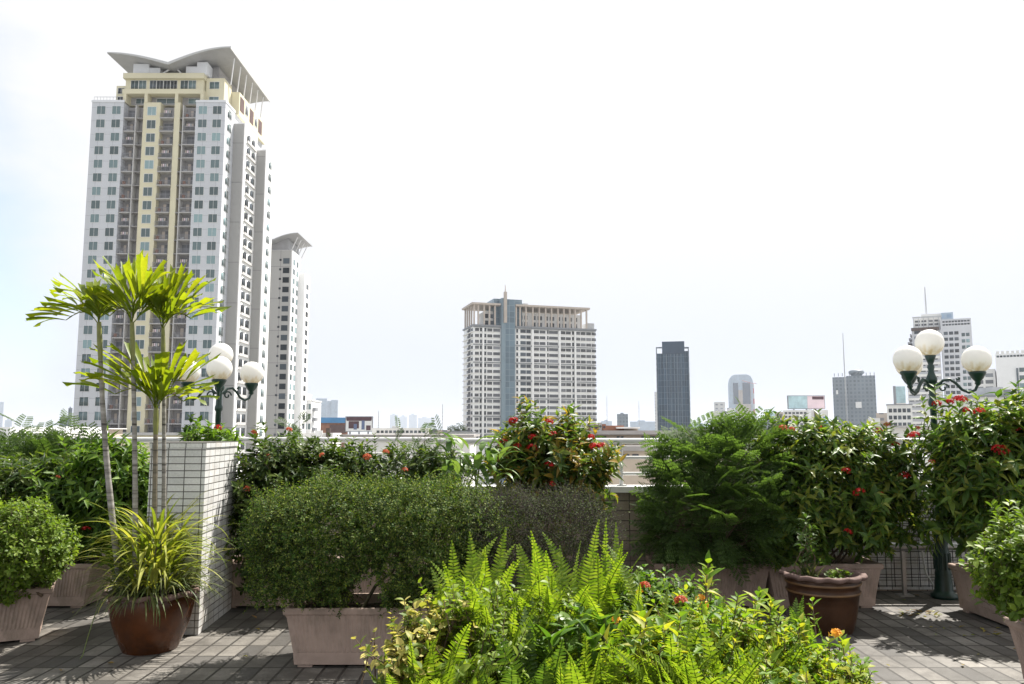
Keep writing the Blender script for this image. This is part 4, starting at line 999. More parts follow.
# ---- foreground: golden bushes and others
def fgb(label, bl, n, tl, nl, L, W, tp, lm, base, fl=None, name='golden_shrub', **kw):
    return bush(name, label, 'shrub', base, blobs_px(bl), n, tl, nl, L, W, tp, lm, stem='bark', fl=fl, r0=.008, **kw)
fgb('golden green bush filling the right of the foreground bed', [(728, 658, 2.55, 70, 30, .22), (788, 676, 2.5, 52, 26, .2), (690, 640, 2.7, 48, 26, .22), (832, 686, 2.5, 28, 14, .15), (690, 682, 2.35, 66, 32, .2), (770, 700, 2.3, 76, 28, .2)], 1500, .06, 8, .032, .016, T_obov, 'lf_gold', (.85, 2.6, .38), up=.9, lump=.34,
    fl=[('small_orange', [(681, 601, 2.55, 1.0), (702, 620, 2.5, .6)]), ('yellow', [(705, 605, 2.55, .7), (835, 634, 2.45, .9), (700, 598, 2.6, .7)])], lo=.5, spread=.75,
    extra=shoots([(712, 567, 2.7), (706, 572, 2.7), (770, 602, 2.6), (738, 600, 2.6), (800, 622, 2.5), (812, 600, 2.7), (760, 592, 2.7), (838, 632, 2.5), (865, 662, 2.45), (850, 650, 2.5), (780, 612, 2.5)], .11, 12, .038, .02, T_obov, spread=.6))
fgb('pale pointed leaf shoots standing out of the golden bush', [(728, 646, 2.5, 50, 16, .16), (788, 668, 2.45, 36, 16, .14), (690, 642, 2.4, 36, 20, .14), (655, 652, 2.3, 30, 18, .14)], 90, .1, 8, .062, .024, T_mid, 'lf_gold', (.8, 2.55, .38), name='pointed_leaf_shrub', lo=.3, up=1.2,
    extra=shoots([(708, 562, 2.6), (738, 596, 2.55), (772, 600, 2.55), (800, 622, 2.5), (755, 598, 2.6), (842, 640, 2.45), (640, 612, 2.5), (860, 662, 2.45)], .14, 12, .06, .024, T_mid, spread=.6))
fgb('low fresh green bush with orange flowers behind the golden bush', [(652, 606, 2.95, 34, 18, .2), (690, 616, 2.9, 34, 16, .2), (628, 612, 2.9, 20, 18, .18)], 520, .06, 8, .034, .02, T_obov, 'lf_bright', (.5, 2.8, .38),
    fl=[('small_orange', [(645, 586, 2.75, .9)]), ('yellow', [(640, 592, 2.75, .6), (617, 621, 2.5, .8)])], name='leafy_shrub', lo=.5)
fgb('cream and yellow variegated bush at the left end of the bed', [(418, 654, 2.45, 28, 36, .16), (402, 666, 2.4, 18, 26, .13), (432, 630, 2.55, 18, 20, .14)], 190, .09, 8, .034, .02, T_oval, 'lf_cream', (-.3, 2.5, .38), name='variegated_shrub', lump=.12,
    lo=.35, keep=.7, extra=shoots([(391, 612, 2.5), (374, 630, 2.45), (372, 640, 2.45), (408, 618, 2.5), (418, 622, 2.5)], .14, 10, .022, .014, T_oval))
fgb('mixed green leafy plant between the tall ferns', [(495, 622, 2.65, 46, 22, .2), (455, 614, 2.6, 24, 26, .18), (540, 618, 2.7, 36, 20, .2), (480, 658, 2.4, 46, 30, .2)], 260, .08, 8, .028, .018, T_oval, 'lf_fern', (-.12, 2.6, .38), name='leafy_shrub', lo=.3, keep=.7)
spr = []
for (px, py, Y) in [(566, 618, 2.5), (588, 628, 2.45), (550, 632, 2.4), (580, 604, 2.6), (604, 612, 2.55)]:
    b_ = at(px, py, Y)
    for i in range(16): spr.append(((b_[0] + U(-.015, .015), b_[1] + U(-.015, .015), b_[2] - .03 + U(-.09, .01)), i * 2.4 + U(-.3, .3), U(.35, 1.0), U(.06, .1), U(.026, .036), U(.4, 1.1)))
rr2 = strapplant('rosette_plant', 'glossy green rosettes with pointed leaves in the middle of the bed', 'plant', (.18, 2.55, .38), spr, 'lf_rosette', 6, widths=lance)
mb = MB()
for (px, py, Y) in [(566, 618, 2.5), (588, 628, 2.45), (550, 632, 2.4), (580, 604, 2.6), (604, 612, 2.55)]:
    b_ = at(px, py, Y); mb.tube([(b_[0] * .8 + .03, 2.6, .38), (b_[0], b_[1], b_[2] - .02)], [.009, .006], 6)
mb.build('stem', M['greenstem'], rr2)

# ---- fallen leaves on the paving
n = 170
fl_ = [(U(-4, 4.2), U(4.6, 8.1)) for _ in range(n)]
fl_ = [p for p in fl_ if abs(p[0] - 3.6) < .5 or U(0, 1) < .35] + [(3.55 + U(-.2, .2), 7.3 + U(-.15, .15)) for _ in range(25)] + [(gr(955, 632)[0] + U(-.3, .3), gr(955, 632)[1] + U(-.15, .15)) for _ in range(14)]
nb = NB(); P = np.array([(a, b, .008) for a, b in fl_]); D = rdir(len(P)); D[:, 2] *= .15; N = np.tile([0, 0, 1.0], (len(P), 1))
s = rng.uniform(.03, .07, len(P)); T = leaf_tpl(4, lance, .5, -.12); place(nb, T, P, D, N, s, s * .4)
fo = link_mesh('fallen_leaves', np_mesh('fallen_leaves', np.concatenate(nb.V), [np.concatenate(nb.Q)], M['lf_fallen'], None, True), None)
fo['kind'] = 'stuff'; fo['label'] = 'dry leaves scattered over the terrace paving'; fo['category'] = 'fallen leaves'

#CITY#
# =================================================================== CITY
def zY(py, Y): return at(512, py, Y)[2]
def xY(px, py, Y): return at(px, py, Y)[0]

class Bld:
    """one building: an Empty with its walls, roof, windows and balconies as parts"""
    def __init__(s, name, label, loc, rot=0.0, local=False, cat='building', group=None):
        s.root = thing(name, label, cat, loc, rot, group, local=True); s.loc = np.array(loc, float)
        s.off = np.zeros(3) if local else s.loc; s.win = []; s.cache = {}
    def part(s, name, mat, boxes, parent=None):
        o = s.off
        for b in boxes:
            mb = MB(); mb.box(b[0] - o[0], b[1] - o[0], b[2] - o[1], b[3] - o[1], b[4] - o[2], b[5] - o[2]); r = mb.build(name, M[mat], parent or s.root)
        return r
    def mb_part(s, name, mat, mb):
        o = s.off; mb.v = [(v[0] - o[0], v[1] - o[1], v[2] - o[2]) for v in mb.v]
        return mb.build(name, mat if isinstance(mat, list) else M[mat], s.root)
    def window(s, x, y, z, w, h, face='f', glass='win', frame=True):
        s.win.append((x, y, z, w, h, face, glass, frame))
    def wmesh(s, w, h, glass, frame, thick=.06):
        k = (round(w, 2), round(h, 2), glass, frame)
        if k not in s.cache:
            mb = MB(); f = min(.06, w * .05) if frame else 0
            mb.box(-w / 2 + f, w / 2 - f, -.05, .04, -h / 2 + f, h / 2 - f, 0)
            if frame:
                mb.box(-w / 2, w / 2, -.09, .03, -h / 2, -h / 2 + f, 1); mb.box(-w / 2, w / 2, -.09, .03, h / 2 - f, h / 2, 1)
                mb.box(-w / 2, -w / 2 + f, -.088, .03, -h / 2 + f, h / 2 - f, 1); mb.box(w / 2 - f, w / 2, -.088, .03, -h / 2 + f, h / 2 - f, 1)
                mb.box(-f * .4, f * .4, -.084, -.04, -h / 2 + f, h / 2 - f, 1)
            o = mb.build('window', [M[glass], M['wframe']] if frame else [M[glass]]); s.cache[k] = o.data; bpy.data.objects.remove(o)
        return s.cache[k]
    def finish(s, keep=96):
        ws = sorted(s.win, key=lambda q: -(q[3] * q[4]) / (1 + .002 * abs(q[1])) * (1 if q[5] == 'f' else .4))
        for q in ws[:keep]:
            o = link_mesh('window', s.wmesh(q[3], q[4], q[6], q[7]), s.root)
            o.location = np.array(q[:3]) - s.off; o.rotation_euler = (0, 0, R(90) if q[5] == 'r' else (R(-90) if q[5] == 'l' else 0))
        rest = ws[keep:]
        if rest:
            V = []; F4 = []; MI = []; n = 0; gl = sorted(set(q[6] for q in rest)); mats = [M[g_] for g_ in gl] + [M['wframe']]
            for q in rest:
                me = s.wmesh(q[3], q[4], q[6], q[7]); v = np.empty(len(me.vertices) * 3, np.float32); me.vertices.foreach_get('co', v); v = v.reshape(-1, 3)
                if q[5] == 'r': v = np.stack([-v[:, 1], v[:, 0], v[:, 2]], 1)
                if q[5] == 'l': v = np.stack([v[:, 1], -v[:, 0], v[:, 2]], 1)
                V.append(v + (np.array(q[:3]) - s.off)); f = np.array([tuple(p.vertices) for p in me.polygons]); F4.append(f + n); n += len(v)
                mi = np.array([p.material_index for p in me.polygons]); MI.append(np.where(mi == 0, gl.index(q[6]), len(gl)))
            o = link_mesh('windows', np_mesh('windows', np.concatenate(V), [np.concatenate(F4)], mats, np.concatenate(MI)), s.root); o['kind'] = 'stuff'
        return s.root

# ---------------------------------------------------------------- main tower
FH = 3.06; X_ = lambda px: (px - 512) / 800 * 168.9
ZT = 74.1; GZ = -25.0
tw = Bld('apartment_tower', 'tallest tower at left, white and yellow, with a winged grey roof', (-78, 170, GZ))
L0, L1, B1, Yc1, B2, P1, B3, R1 = [X_(p) for p in (72, 105.5, 125, 143, 157.5, 163.5, 181, 212)]
tw.part('wall', 'wall_white', [(L0, L1, 170, 196, GZ, ZT), (B3, R1, 170, 196, GZ, ZT)])
tw.part('yellow_wall', 'yellow', [(B1, Yc1, 170.5, 174, GZ, ZT + .2), (B2, P1, 170.5, 174, GZ, ZT + .2)])
tw.part('recess_wall', 'bay_grey', [(L1, B1, 172.0, 190, GZ, ZT - .4), (Yc1, B2, 172.0, 190, GZ, ZT - .4), (P1, B3, 172.0, 190, GZ, ZT - .4)])
nfl = 25
D1, D3 = X_(117.5), X_(167.3)
fins = [(D1 - .12, D1 + .12), (D3 - .12, D3 + .12)]
tw.part('divider', 'slab', [(a, b, 170.3, 171.99, GZ, ZT - .5) for a, b in fins])
# balcony of one bay, one floor: slab, railing, door (shared meshes)
def balc_mesh(x0, x1, narrow=False, var=0):
    mb = MB(); w = x1 - x0
    mb.box(.03, w - .03, 170.12 - 170, 1.98, -.16, .0, 0)
    mb.box(.03, w - .03, .16, .2, .96, 1.04, 1)
    k = int(w / .22)
    for i in range(k): xx = .1 + i * (w - .2) / (k - 1); mb.box(xx - .022, xx + .022, .165, .195, .1, .96, 1)
    mb.box(.03, w - .03, .16, .2, .03, .1, 1)
    d0, d1 = ((.12, .8), (.25, .92), (.08, .62), (.3, .85))[var]
    mb.box(w * d0, w * d1, 1.92, 1.97, .02, 2.25, 2); m_ = (d0 + d1) / 2
    mb.box(w * m_ - .05, w * m_ + .05, 1.90, 1.95, .02, 2.25, 3); mb.box(w * d0 - .05, w * d1 + .05, 1.90, 1.96, 2.25, 2.33, 3)
    if var in (1, 3): mb.box(w * (d0 + .04), w * m_ - .08, 1.86, 1.91, .1, 2.2, 4)
    a = .84 if var in (0, 2) else .05
    mb.box(w * a, w * a + .75, 1.2, 1.8, .1, .75, 5)
    if var == 2:
        for q in range(4): mb.box(w * .2 + q * .42, w * .2 + q * .42 + .3, .7, .73, 1.15 + .1 * (q % 2), 1.85, (4, 6, 5, 4)[q])
    if var == 3: mb.box(w * .15, w * .15 + .5, .4, .9, .0, .9, 7)
    o = mb.build('balcony', [M['slab'], M['rail_city'], M['dark_door'], M['rail_city'], M['beige_light'], M['tank'], M['pink_panel'], M['terracotta']]); me = o.data; bpy.data.objects.remove(o); return me
bays = [(L1, D1 - .12), (Yc1, B2), (D3 + .12, B3)]
bms = [[balc_mesh(*b, var=v) for v in range(4)] for b in bays]
nar = [(D1 + .12, B1), (P1, D3 - .12)]; nms = nar
stuffV = []
for k in range(nfl):
    z = ZT - .35 - FH * (k + 1)
    for b, me in zip(bays, bms):
        o = link_mesh('balcony', random.choice(me), tw.root); o.location = np.array([b[0], 170, z]) - tw.off
    yw = 170
    for px in (82, 98, 188.5, 203.5): tw.window(X_(px), yw, z + 1.6, 2.0, 1.95)
    tw.window(X_(134), 170.5, z + 1.6, 2.0, 2.0)
    tw.window(R1 - .03, 172.6, z + 1.6, 2.5, 2.0, 'r')
    tw.window(X3 - .03 if 0 else -58.63, 187.8, z + 1.2, 2.4, 1.9, 'r') if z < 65 else None
nb_ = []
for b, me in zip(nar, nms):
    mb = MB()
    for k in range(nfl):
        z = ZT - .35 - FH * (k + 1)
        mb.box(b[0] + .03, b[1] - .03, 170.3, 171.98, z - .16, z); mb.box(b[0] + .2, b[1] - .2, 171.9, 171.97, z + .02, z + 2.4)
    tw.mb_part('narrow_bay', ['x'] and 'bay_grey', mb)
# right hand stepped blocks: white sides, grey fronts
X2, X3 = -60.8, -58.6
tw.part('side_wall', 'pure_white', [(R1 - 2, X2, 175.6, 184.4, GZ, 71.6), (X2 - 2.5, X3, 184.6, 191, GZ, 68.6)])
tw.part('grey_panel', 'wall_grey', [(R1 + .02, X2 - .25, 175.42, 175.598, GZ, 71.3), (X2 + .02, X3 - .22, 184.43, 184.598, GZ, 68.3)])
mb = MB()
bays_r = MB()
for k in range(nfl):
    z = 70.6 - FH * (k + 1)
    for (a, b) in ((177.2, 179.6), (180.6, 183.0)):
        tw.win.append((X2, (a + b) / 2, z + 1.35, b - a, 1.9, 'r', 'win_dark', False))
    mb.box(X2 + .0, X2 + .35, 176.9, 183.4, z - .12, z + .02)
    mb.box(X2 + .28, X2 + .35, 176.9, 183.4, z + .02, z + .5)
tw.mb_part('side_balcony', 'slab', mb)
# parapets on the white blocks, glass balustrade
tw.part('parapet', 'ph_white', [(L0 - .1, L1 + .1, 169.85, 170.1, ZT, ZT + .5), (B3 - .1, R1 + .1, 169.85, 170.1, ZT, ZT + .5), (R1 - .1, R1 + .12, 170.1, 176, ZT, ZT + .5)])
tw.part('balustrade', 'rail_city', [(L0 + .2, L1 - .5, 170.3, 170.34, ZT + 1.35, ZT + 1.42)] + [(L0 + .2 + i * .7, L0 + .25 + i * .7, 170.3, 170.34, ZT + .0, ZT + 1.4) for i in range(10)])
# crown storeys
Xa = lambda px, z: at(px, 342, 170)[0] * 0 + (px - 512) / 800 * (168.9 + (z - EYE) * .1118)
q0, q1 = Xa(122, 80), Xa(203, 80)
zt, zb, z1, z2 = 81.1, ZT + .2, 76.3, 77.4
tw.part('crown_wall', 'yellow', [(q0 + .1, q1 - .1, 172.4, 194, zb, zt - .1), (q0, q1, 170.4, 172.39, 79.9, zt), (q0, q1, 170.4, 172.39, z1, z2), (q0 + .3, q1 - .3, 171.2, 172.39, z2, 79.9)]
        + [(Xa(p, 75) - .35, Xa(p, 75) + .35, 170.42, 172.38, zb, z1) for p in (123.5, 145, 175.5, 201)])
for a, b in ((128, 144), (147, 175), (178, 194)):
    x0, x1 = Xa(a, 78), Xa(b, 78); n = 2 if b - a < 20 else 4
    for i in range(n): tw.window(x0 + (x1 - x0) * (i + .5) / n, 171.2, 78.6, (x1 - x0) / n - .06, 2.2, 'f', 'win_dark' if n == 4 else 'win', True)
tw.part('crown_recess', 'bay_grey', [(Xa(a, 75), Xa(b, 75), 172.30, 172.399, zb + .1, z1 - .1) for a, b in ((126, 143), (147, 174), (178, 199))])
for a, b in ((131, 142), (152, 172), (184, 196)): tw.window((Xa(a, 75) + Xa(b, 75)) / 2, 172.3, 75.3, Xa(b, 75) - Xa(a, 75), 1.3)
tw.part('crown_shoulder', 'yellow', [(Xa(112, 78), q0 - .02, 172, 190, zb, 78.8), (q1 + .02, Xa(221, 78), 172, 176.5, zb, 80.6)])
for z in (75.6, 77.6): tw.window(Xa(117, 78), 172, z, 1.5, 1.4, 'f', 'win_dark')
for z in (75.4, 78.9): tw.window(Xa(211, 78), 172, z, 2.2, 1.7)
tw.part('crown_side', 'yellow', [(-84, X2 - 1.9, 176.6, 196, ZT - .1, 79.4)])
tw.part('side_cladding', 'pinkbrown', [(X2 - 1.9, X2 - 1.82, a, a + 2.6, zb + 1, 78.6) for a in (177.2, 184, 190.5)])
for a in (181.7, 188.6): tw.window(X2 - 1.9, a, 77, 1.8, 2.4, 'r', 'win_dark')
# winged roof
def wing(mb, xv, xt, zv, zt_, y0, y1, th=.45, n=14):
    vs = []; fs = []
    for i in range(n + 1):
        t = i / n; x = xv + (xt - xv) * t; z = zv + (zt_ - zv) * math.sin(t * math.pi / 2) ** 1.0; h = th * (1 - .6 * t)
        vs += [(x, y0, z), (x, y1, z), (x, y1, z - h), (x, y0, z - h)]
    for i in range(n):
        for k in range(4): fs.append((4 * i + k, 4 * i + (k + 1) % 4, 4 * i + 4 + (k + 1) % 4, 4 * i + 4 + k))
    fs += [(0, 3, 2, 1), (4 * n, 4 * n + 1, 4 * n + 2, 4 * n + 3)]
    mb.add(vs, fs)
XV, XT, XL = -75.6, -62.1, -89.1
mb = MB(); wing(mb, XV, XT, 82.3, 85.9, 168, 196.6); tw.mb_part('roof_wing', 'roof_metal', mb); mb = MB(); wing(mb, XV - .04, XL, 82.3, 84.6, 168, 192); tw.mb_part('roof_wing', 'roof_metal', mb)
mb = MB(); wing(mb, XV, XT, 82.42, 86.02, 167.8, 167.98, .6); tw.mb_part('roof_edge', 'roof_edge', mb); mb = MB(); wing(mb, XV - .04, XL, 82.42, 84.72, 167.8, 167.98, .6); tw.mb_part('roof_edge', 'roof_edge', mb); tw.part('roof_edge', 'roof_edge', [(XT + .01, XT + .2, 167.8, 196.8, 85.5, 86.05)])
tw.part('penthouse', 'ph_white', [(Xa(131, 82), Xa(146.9, 82), 171, 190, zt - .08, 83.5), (Xa(147, 82), Xa(158, 82), 171.05, 190, zt - .08, 82.6), (Xa(184, 82), Xa(194.9, 82), 171.05, 194, zt - .08, 82.9), (Xa(195, 82), Xa(206, 82) - .15, 171, 194, zt - .08, 83.9), (Xa(158.1, 82), Xa(183.9, 82), 174.5, 190, zt - .08, 81.9)])
tw.part('penthouse_core', 'bay_grey', [(Xa(206, 82) - .1, Xa(212, 82), 174.2, 193.8, 79.4, 84.2)])
def strut(b, p, q, r): mb = MB(); mb.tube([p, q], r, 8); b.mb_part('roof_strut', 'white_paint', mb)
for i in range(6):
    y = 172.5 + i * 4.2; strut(tw, (X2 - 2.5, y, 79.3), (XT - .5, y - .4, 85.3), .13)
strut(tw, (Xa(157, 81), 171.5, zt), (XV, 171.2, 82.9), .2); strut(tw, (Xa(180, 81), 171.5, zt), (XV, 171.2, 82.9), .2)
# podium
tw.part('podium', 'yellow', [(X_(101), X_(208), 168.6, 169.9, GZ, .9)])
tw.part('podium_ledge', 'slab', [(X_(70), X_(214), 167.9, 169.95, .95, 1.5)])
tw.part('podium_base', 'brown_dark', [(X_(72), X_(101) - .02, 168.7, 169.9, GZ, .9), (X_(208) + .02, X_(216), 168.7, 169.9, GZ, .9)])
tw.finish(98)

# ---------------------------------------------------------------- second tower behind
t2 = Bld('apartment_tower', 'narrower grey and white tower half hidden behind the tallest one', (-66, 224, GZ))
x0, x1 = (258 - 512) / 800 * 222.6, (287 - 512) / 800 * 222.6
zt2 = zY(250, 224)
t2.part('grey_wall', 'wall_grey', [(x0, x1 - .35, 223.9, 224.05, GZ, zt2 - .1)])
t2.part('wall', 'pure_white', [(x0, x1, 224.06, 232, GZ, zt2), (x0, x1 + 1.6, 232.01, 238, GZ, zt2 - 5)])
t2.part('top_storey', 'roof_metal', [(x0, x1 - 1.5, 225, 236, zt2, zY(239, 225))])
mb = MB(); wing(mb, x0 + .5, x1 + 2.1, zY(244, 222), zY(233, 222), 221.5, 238, .4, 8); t2.mb_part('roof_wing', 'roof_metal', mb)
for i in range(4): strut(t2, (x1 - .6, 224.8 + i * 3.6, zt2), (x1 + 1.2, 224.6 + i * 3.6, zY(235, 222)), .14)
for k in range(26):
    z = zt2 - 3.2 - k * 2.75
    if z < -6: break
    t2.window((281 - 512) / 800 * 222.6, 223.9, z, 1.8, 1.6, 'f', 'win_dark', False); t2.window((275 - 512) / 800 * 222.6, 223.9, z + .3, .6, .6, 'f', 'win_dark', False)
    for y in (226, 229.6): t2.window(x1, y, z, 2.0, 1.6, 'r', 'win', False)
    if k > 1: t2.window(x1 + 1.6, 235.2, z, 2.6, 1.5, 'r', 'win_dark', False)
t2.finish(90)
t3 = Bld('apartment_block', 'low stepped white block at the foot of the grey and white tower', (-60, 240, GZ))
for (pa, pb, pt, y) in ((287, 300, 394, 240), (300.2, 311, 401, 243)):
    xa, xb = xY(pa, 430, y), xY(pb, 430, y); z_ = zY(pt, y)
    t3.part('wall', 'pure_white', [(xa, xb, y, y + 12, GZ, z_)]); t3.part('roof_edge', 'off_white', [(xa - .2, xb + .2, y - .25, y + 12.2, z_ + .01, z_ + .4)])
    for k in range(5):
        for i in range(3): t3.window(xa + (xb - xa) * (i + .6) / 3.2, y, z_ - 1.7 - k * 3, .75, 1.7, 'f', 'win', False)
    t3.part('balcony', 'line_grey', [(xb + .01, xb + 1.0, y + 1, y + 4, z_ - 3 - k * 3, z_ - 2.0 - k * 3) for k in range(4)])
t3.finish()

# ---------------------------------------------------------------- central block
ANG = R(17); Yc = 400.0; xc = (473.0 - 512) / 800 * 397.5
cb_ = Bld('apartment_block', 'broad white apartment block in the centre with a blue glass core and spire', (xc, Yc, 0), ANG, local=True)
def uu(px): a = (px - 512) / 800; return (a * 397.5 - xc) / (math.cos(ANG) - a * math.sin(ANG) * .994)
ZB = zY(326, Yc); ZC = zY(302.5, Yc); UL = 66.0; DP = 21.0
gA, gB = uu(500.5), uu(515)
cb_.part('wall', 'pure_white', [(0, gA - .05, 0, DP, GZ, ZB), (gB + .05, UL, 0.02, DP, GZ, ZB)])
cb_.part('glass_core', 'blue_glass', [(gA + 2.2, gB, -.6, DP - 2, GZ, zY(298.5, Yc)), (uu(495), uu(524), 3, DP - 3, ZB + .1, zY(296.5, Yc))])
cb_.part('core_spine', 'blue_glass_lt', [(gA, gA + 2.18, -1.6, 4, GZ, zY(297, Yc))])
mb = MB(); su = (gA + 1.8); mb.box(su - .75, su + .75, -2.9, -1.62, zY(322, Yc), zY(291, Yc)); mb.tube([(su, -2.2, zY(291, Yc)), (su, -2.2, zY(284, Yc))], [.3, .12], 6); cb_.mb_part('spire', 'beige_light', mb)
NF = 21; fl = 3.0
groups = [(474.5, 478.5, 0), (479.5, 481.5, 1), (483.5, 486, 1), (487, 492, 0), (493, 499.8, 0),
          (516.3, 518.2, 1), (520.5, 526, 1), (526.5, 531, 1), (534.3, 539.3, 0), (540, 545.8, 0), (547.5, 549, 1), (549.5, 558.5, 0), (561, 566, 0), (566.6, 571.5, 0), (572.8, 574.8, 1), (576.4, 581, 0), (581.6, 586.5, 0), (587.2, 592, 0), (592.6, 597, 0)]
for k in range(NF):
    z = ZB - 1.7 - k * fl
    if z < -4: break
    for (a, b, d) in groups:
        u0, u1 = uu(a), uu(min(b, 597.2)); cb_.window((u0 + u1) / 2, 0, z, u1 - u0, 1.9 if d else 1.5, 'f', 'win_dark' if d else 'win_band', False)
    for y in (3.2, 12.5): cb_.window(0, y, z, 3.6, 1.8, 'l', 'win_dark', False)
cb_.part('ledge', 'off_white', [(-.3, gA - .1, -.35, -.0505, ZB - 2.95 - k * fl, ZB - 2.6 - k * fl) for k in range(NF)] + [(gB + .1, UL + .2, -.35, -.0505, ZB - 2.95 - k * fl, ZB - 2.6 - k * fl) for k in range(NF)])
cb_.part('string_course', 'line_grey', [(-.4, gA - .1, -.85, -.72, ZB - .6 - k * fl * 3, ZB - .1 - k * fl * 3) for k in range(7)] + [(gB + .1, UL + .3, -.85, -.72, ZB - .6 - k * fl * 3, ZB - .1 - k * fl * 3) for k in range(7)])
cb_.part('pier', 'pure_white', [(uu(p) - .45, uu(p) + .45, -.9, -.72, GZ, ZB - .7) for p in (482.6, 532.7, 560, 575.6)])
cb_.part('dark_strip', 'strip_dark', [(-.14, -.02, 6.0, 10.6, GZ, ZB - .3)])
cb_.part('side_ledge', 'off_white', [(-.8, -.15, .4, DP - .4, ZB - 2.95 - k * fl, ZB - 2.5 - k * fl) for k in range(NF)])
# crown: beige portico round a set back double storey
cb_.part('crown_ledge', 'line_grey', [(-.7, gA - .1, -1.1, DP, ZB + .02, ZB + .8), (gB + .1, UL + .6, -1.1, DP, ZB + .02, ZB + .8)])
cb_.part('crown_storey', 'off_white', [(7, gA - .2, 4, DP - 3, ZB + .81, ZB + 8.6), (gB + .5, uu(586), 4, DP - 3, ZB + .81, ZB + 8.6)])
cols = [(uu(p), y) for p in (473.4, 477.5, 483.5, 489, 494.5, 516, 520, 526, 533, 539.5, 546, 552, 558.5, 564.5, 570.5, 576, 582, 587.5) for y in (-.6,)] + [(.0, y) for y in (4, 8.5, 13, 17.5)]
for (u, y) in cols: cb_.part('column', 'beige_light', [(u - .38, u + .38, y, y + .7, ZB + .82, ZC - 1.05)])
cb_.part('crown_roof', 'beige_light', [(-1.2, gA - .3, -1.3, DP, ZC - 1, ZC), (gB + .2, uu(590.5), -1.3, DP, ZC - 1, ZC)])
for (a, b) in ((486, 490), (491, 496.5), (517, 519.5), (521, 525), (527, 530), (535, 538.5), (540.5, 545), (548, 551), (553, 557.5), (561, 563.5), (566, 570), (573, 575.5), (578.5, 581)):
    for z in (ZB + 2.6, ZB + 6.0): cb_.window((uu(a) + uu(b)) / 2, 4, z, uu(b) - uu(a), 2.1, 'f', 'win_dark', False)
cb_.part('roof_tank', 'tank', [(uu(590), uu(597), 2, 9, ZB + .9, ZB + 4.2), (uu(528), uu(533), 8, 13, ZC + .02, ZC + 2.2)])
cb_.finish(98)

# ---------------------------------------------------------------- dark glass tower
# ---------------------------------------------------------------- other far towers
class Turned(Bld):
    """a far building turned about its base; u(px, py) gives the position along its front"""
    def __init__(s, name, label, Y, c, cat='building', group=None, turn=True):
        X = xY(c, 430, Y); s.phi = math.atan2(X, Y) if turn else 0.0; s.Y = Y; s.X = X; s.turn = turn
        Bld.__init__(s, name, label, (X, Y, 0), -s.phi, True, cat, group)
    def u(s, px, py, dy=0.0):
        p = at(px, py, s.Y)
        if not s.turn: return (at(px, py, s.Y + dy)[0] - s.X)
        return (math.hypot(s.X, s.Y) + dy) * math.tan(math.atan2(p[0], p[1]) - s.phi)
    def bx(s, a, e, py, dy, dp, z0, z1): return (s.u(a, py, dy), s.u(e, py, dy), dy, dy + dp, z0, z1)

def slab(name, label, Y, rows, group=None, cat='building', wins=None):
    """rows: (part, material, px0, px1, py top, depth offset, depth, py bottom or None)"""
    c = np.mean([[r[2], r[3]] for r in rows]); b = Turned(name, label, Y, c, cat, group, Y >= 300)
    for (pn, m, a, e, pt, dy, dp, pb) in rows:
        y = Y + dy; pp = pt if pt < 424 else 430
        b.part(pn, m, [b.bx(a, e, pp, dy, dp, GZ if pb is None else zY(pb, y), zY(pt, y))])
    for (a, e, pt, pb, nx, nz, dy, gl) in (wins or []):
        y = Y + dy
        for i in range(nx):
            for j in range(nz):
                cx = a + (e - a) * (i + .5) / nx; cy = pt + (pb - pt) * (j + .5) / nz; k = y / FPX
                b.window(b.u(cx, pt * .6 + cy * .4, dy), dy, zY(cy, y), (e - a) / nx * k * .68, (pb - pt) / nz * k * .55, 'f', gl, False)
    b.finish(98); return b

dt = Turned('glass_tower', 'dark blue glass tower standing alone right of centre', 480, 673)
q = lambda a, e, dy, dp, t, b=None: dt.bx(a, e, 385, dy, dp, GZ if b is None else zY(b, 480), zY(t, 480))
dt.part('wall', 'dark_glass', [q(663.5, 685, 0, 14, 354), q(657.5, 663.4, 2, 12, 353), q(685.1, 689, 2, 12, 351)])
dt.part('crown', 'dark_glass2', [q(662.8, 685.3, -.3, 14.5, 341.5, 353.9)])
dt.part('frame', 'far_grey', [q(656.6, 657.4, 1.5, 12.5, 346.5), q(657.4, 662.7, 1.5, 1, 346.5, 347.8), q(685.4, 689, 1.5, 1, 347, 348.5), q(689.02, 689.8, 1.5, 12.5, 347)])
dt.part('mullion', 'far_grey', [q(p - .2, p + .2, -.5, .45, 354) for p in (667, 671, 675, 678, 681.5)])
dt.finish()
# rounded pale blue tower with a crane beside it
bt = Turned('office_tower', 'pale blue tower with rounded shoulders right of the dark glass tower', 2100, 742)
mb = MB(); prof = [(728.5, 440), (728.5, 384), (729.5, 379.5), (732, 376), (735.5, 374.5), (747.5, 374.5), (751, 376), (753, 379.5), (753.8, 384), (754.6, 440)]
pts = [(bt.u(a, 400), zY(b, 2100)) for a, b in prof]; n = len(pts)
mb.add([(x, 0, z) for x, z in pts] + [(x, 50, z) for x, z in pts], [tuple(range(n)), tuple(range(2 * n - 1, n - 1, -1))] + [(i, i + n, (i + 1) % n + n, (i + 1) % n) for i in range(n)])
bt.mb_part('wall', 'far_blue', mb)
q = lambda a, e, dy, dp, t, b: bt.bx(a, e, 400, dy, dp, zY(b, 2100), zY(t, 2100))
bt.part('pink_panel', 'far_tan', [q(736, 751, -1.2, 1.1, 390, 436)])
bt.part('dark_bay', 'dark_glass2', [q(733.5, 738.5, -2.4, 1.15, 383, 404), q(743, 750.5, -2.4, 1.15, 383, 404)]); bt.finish()
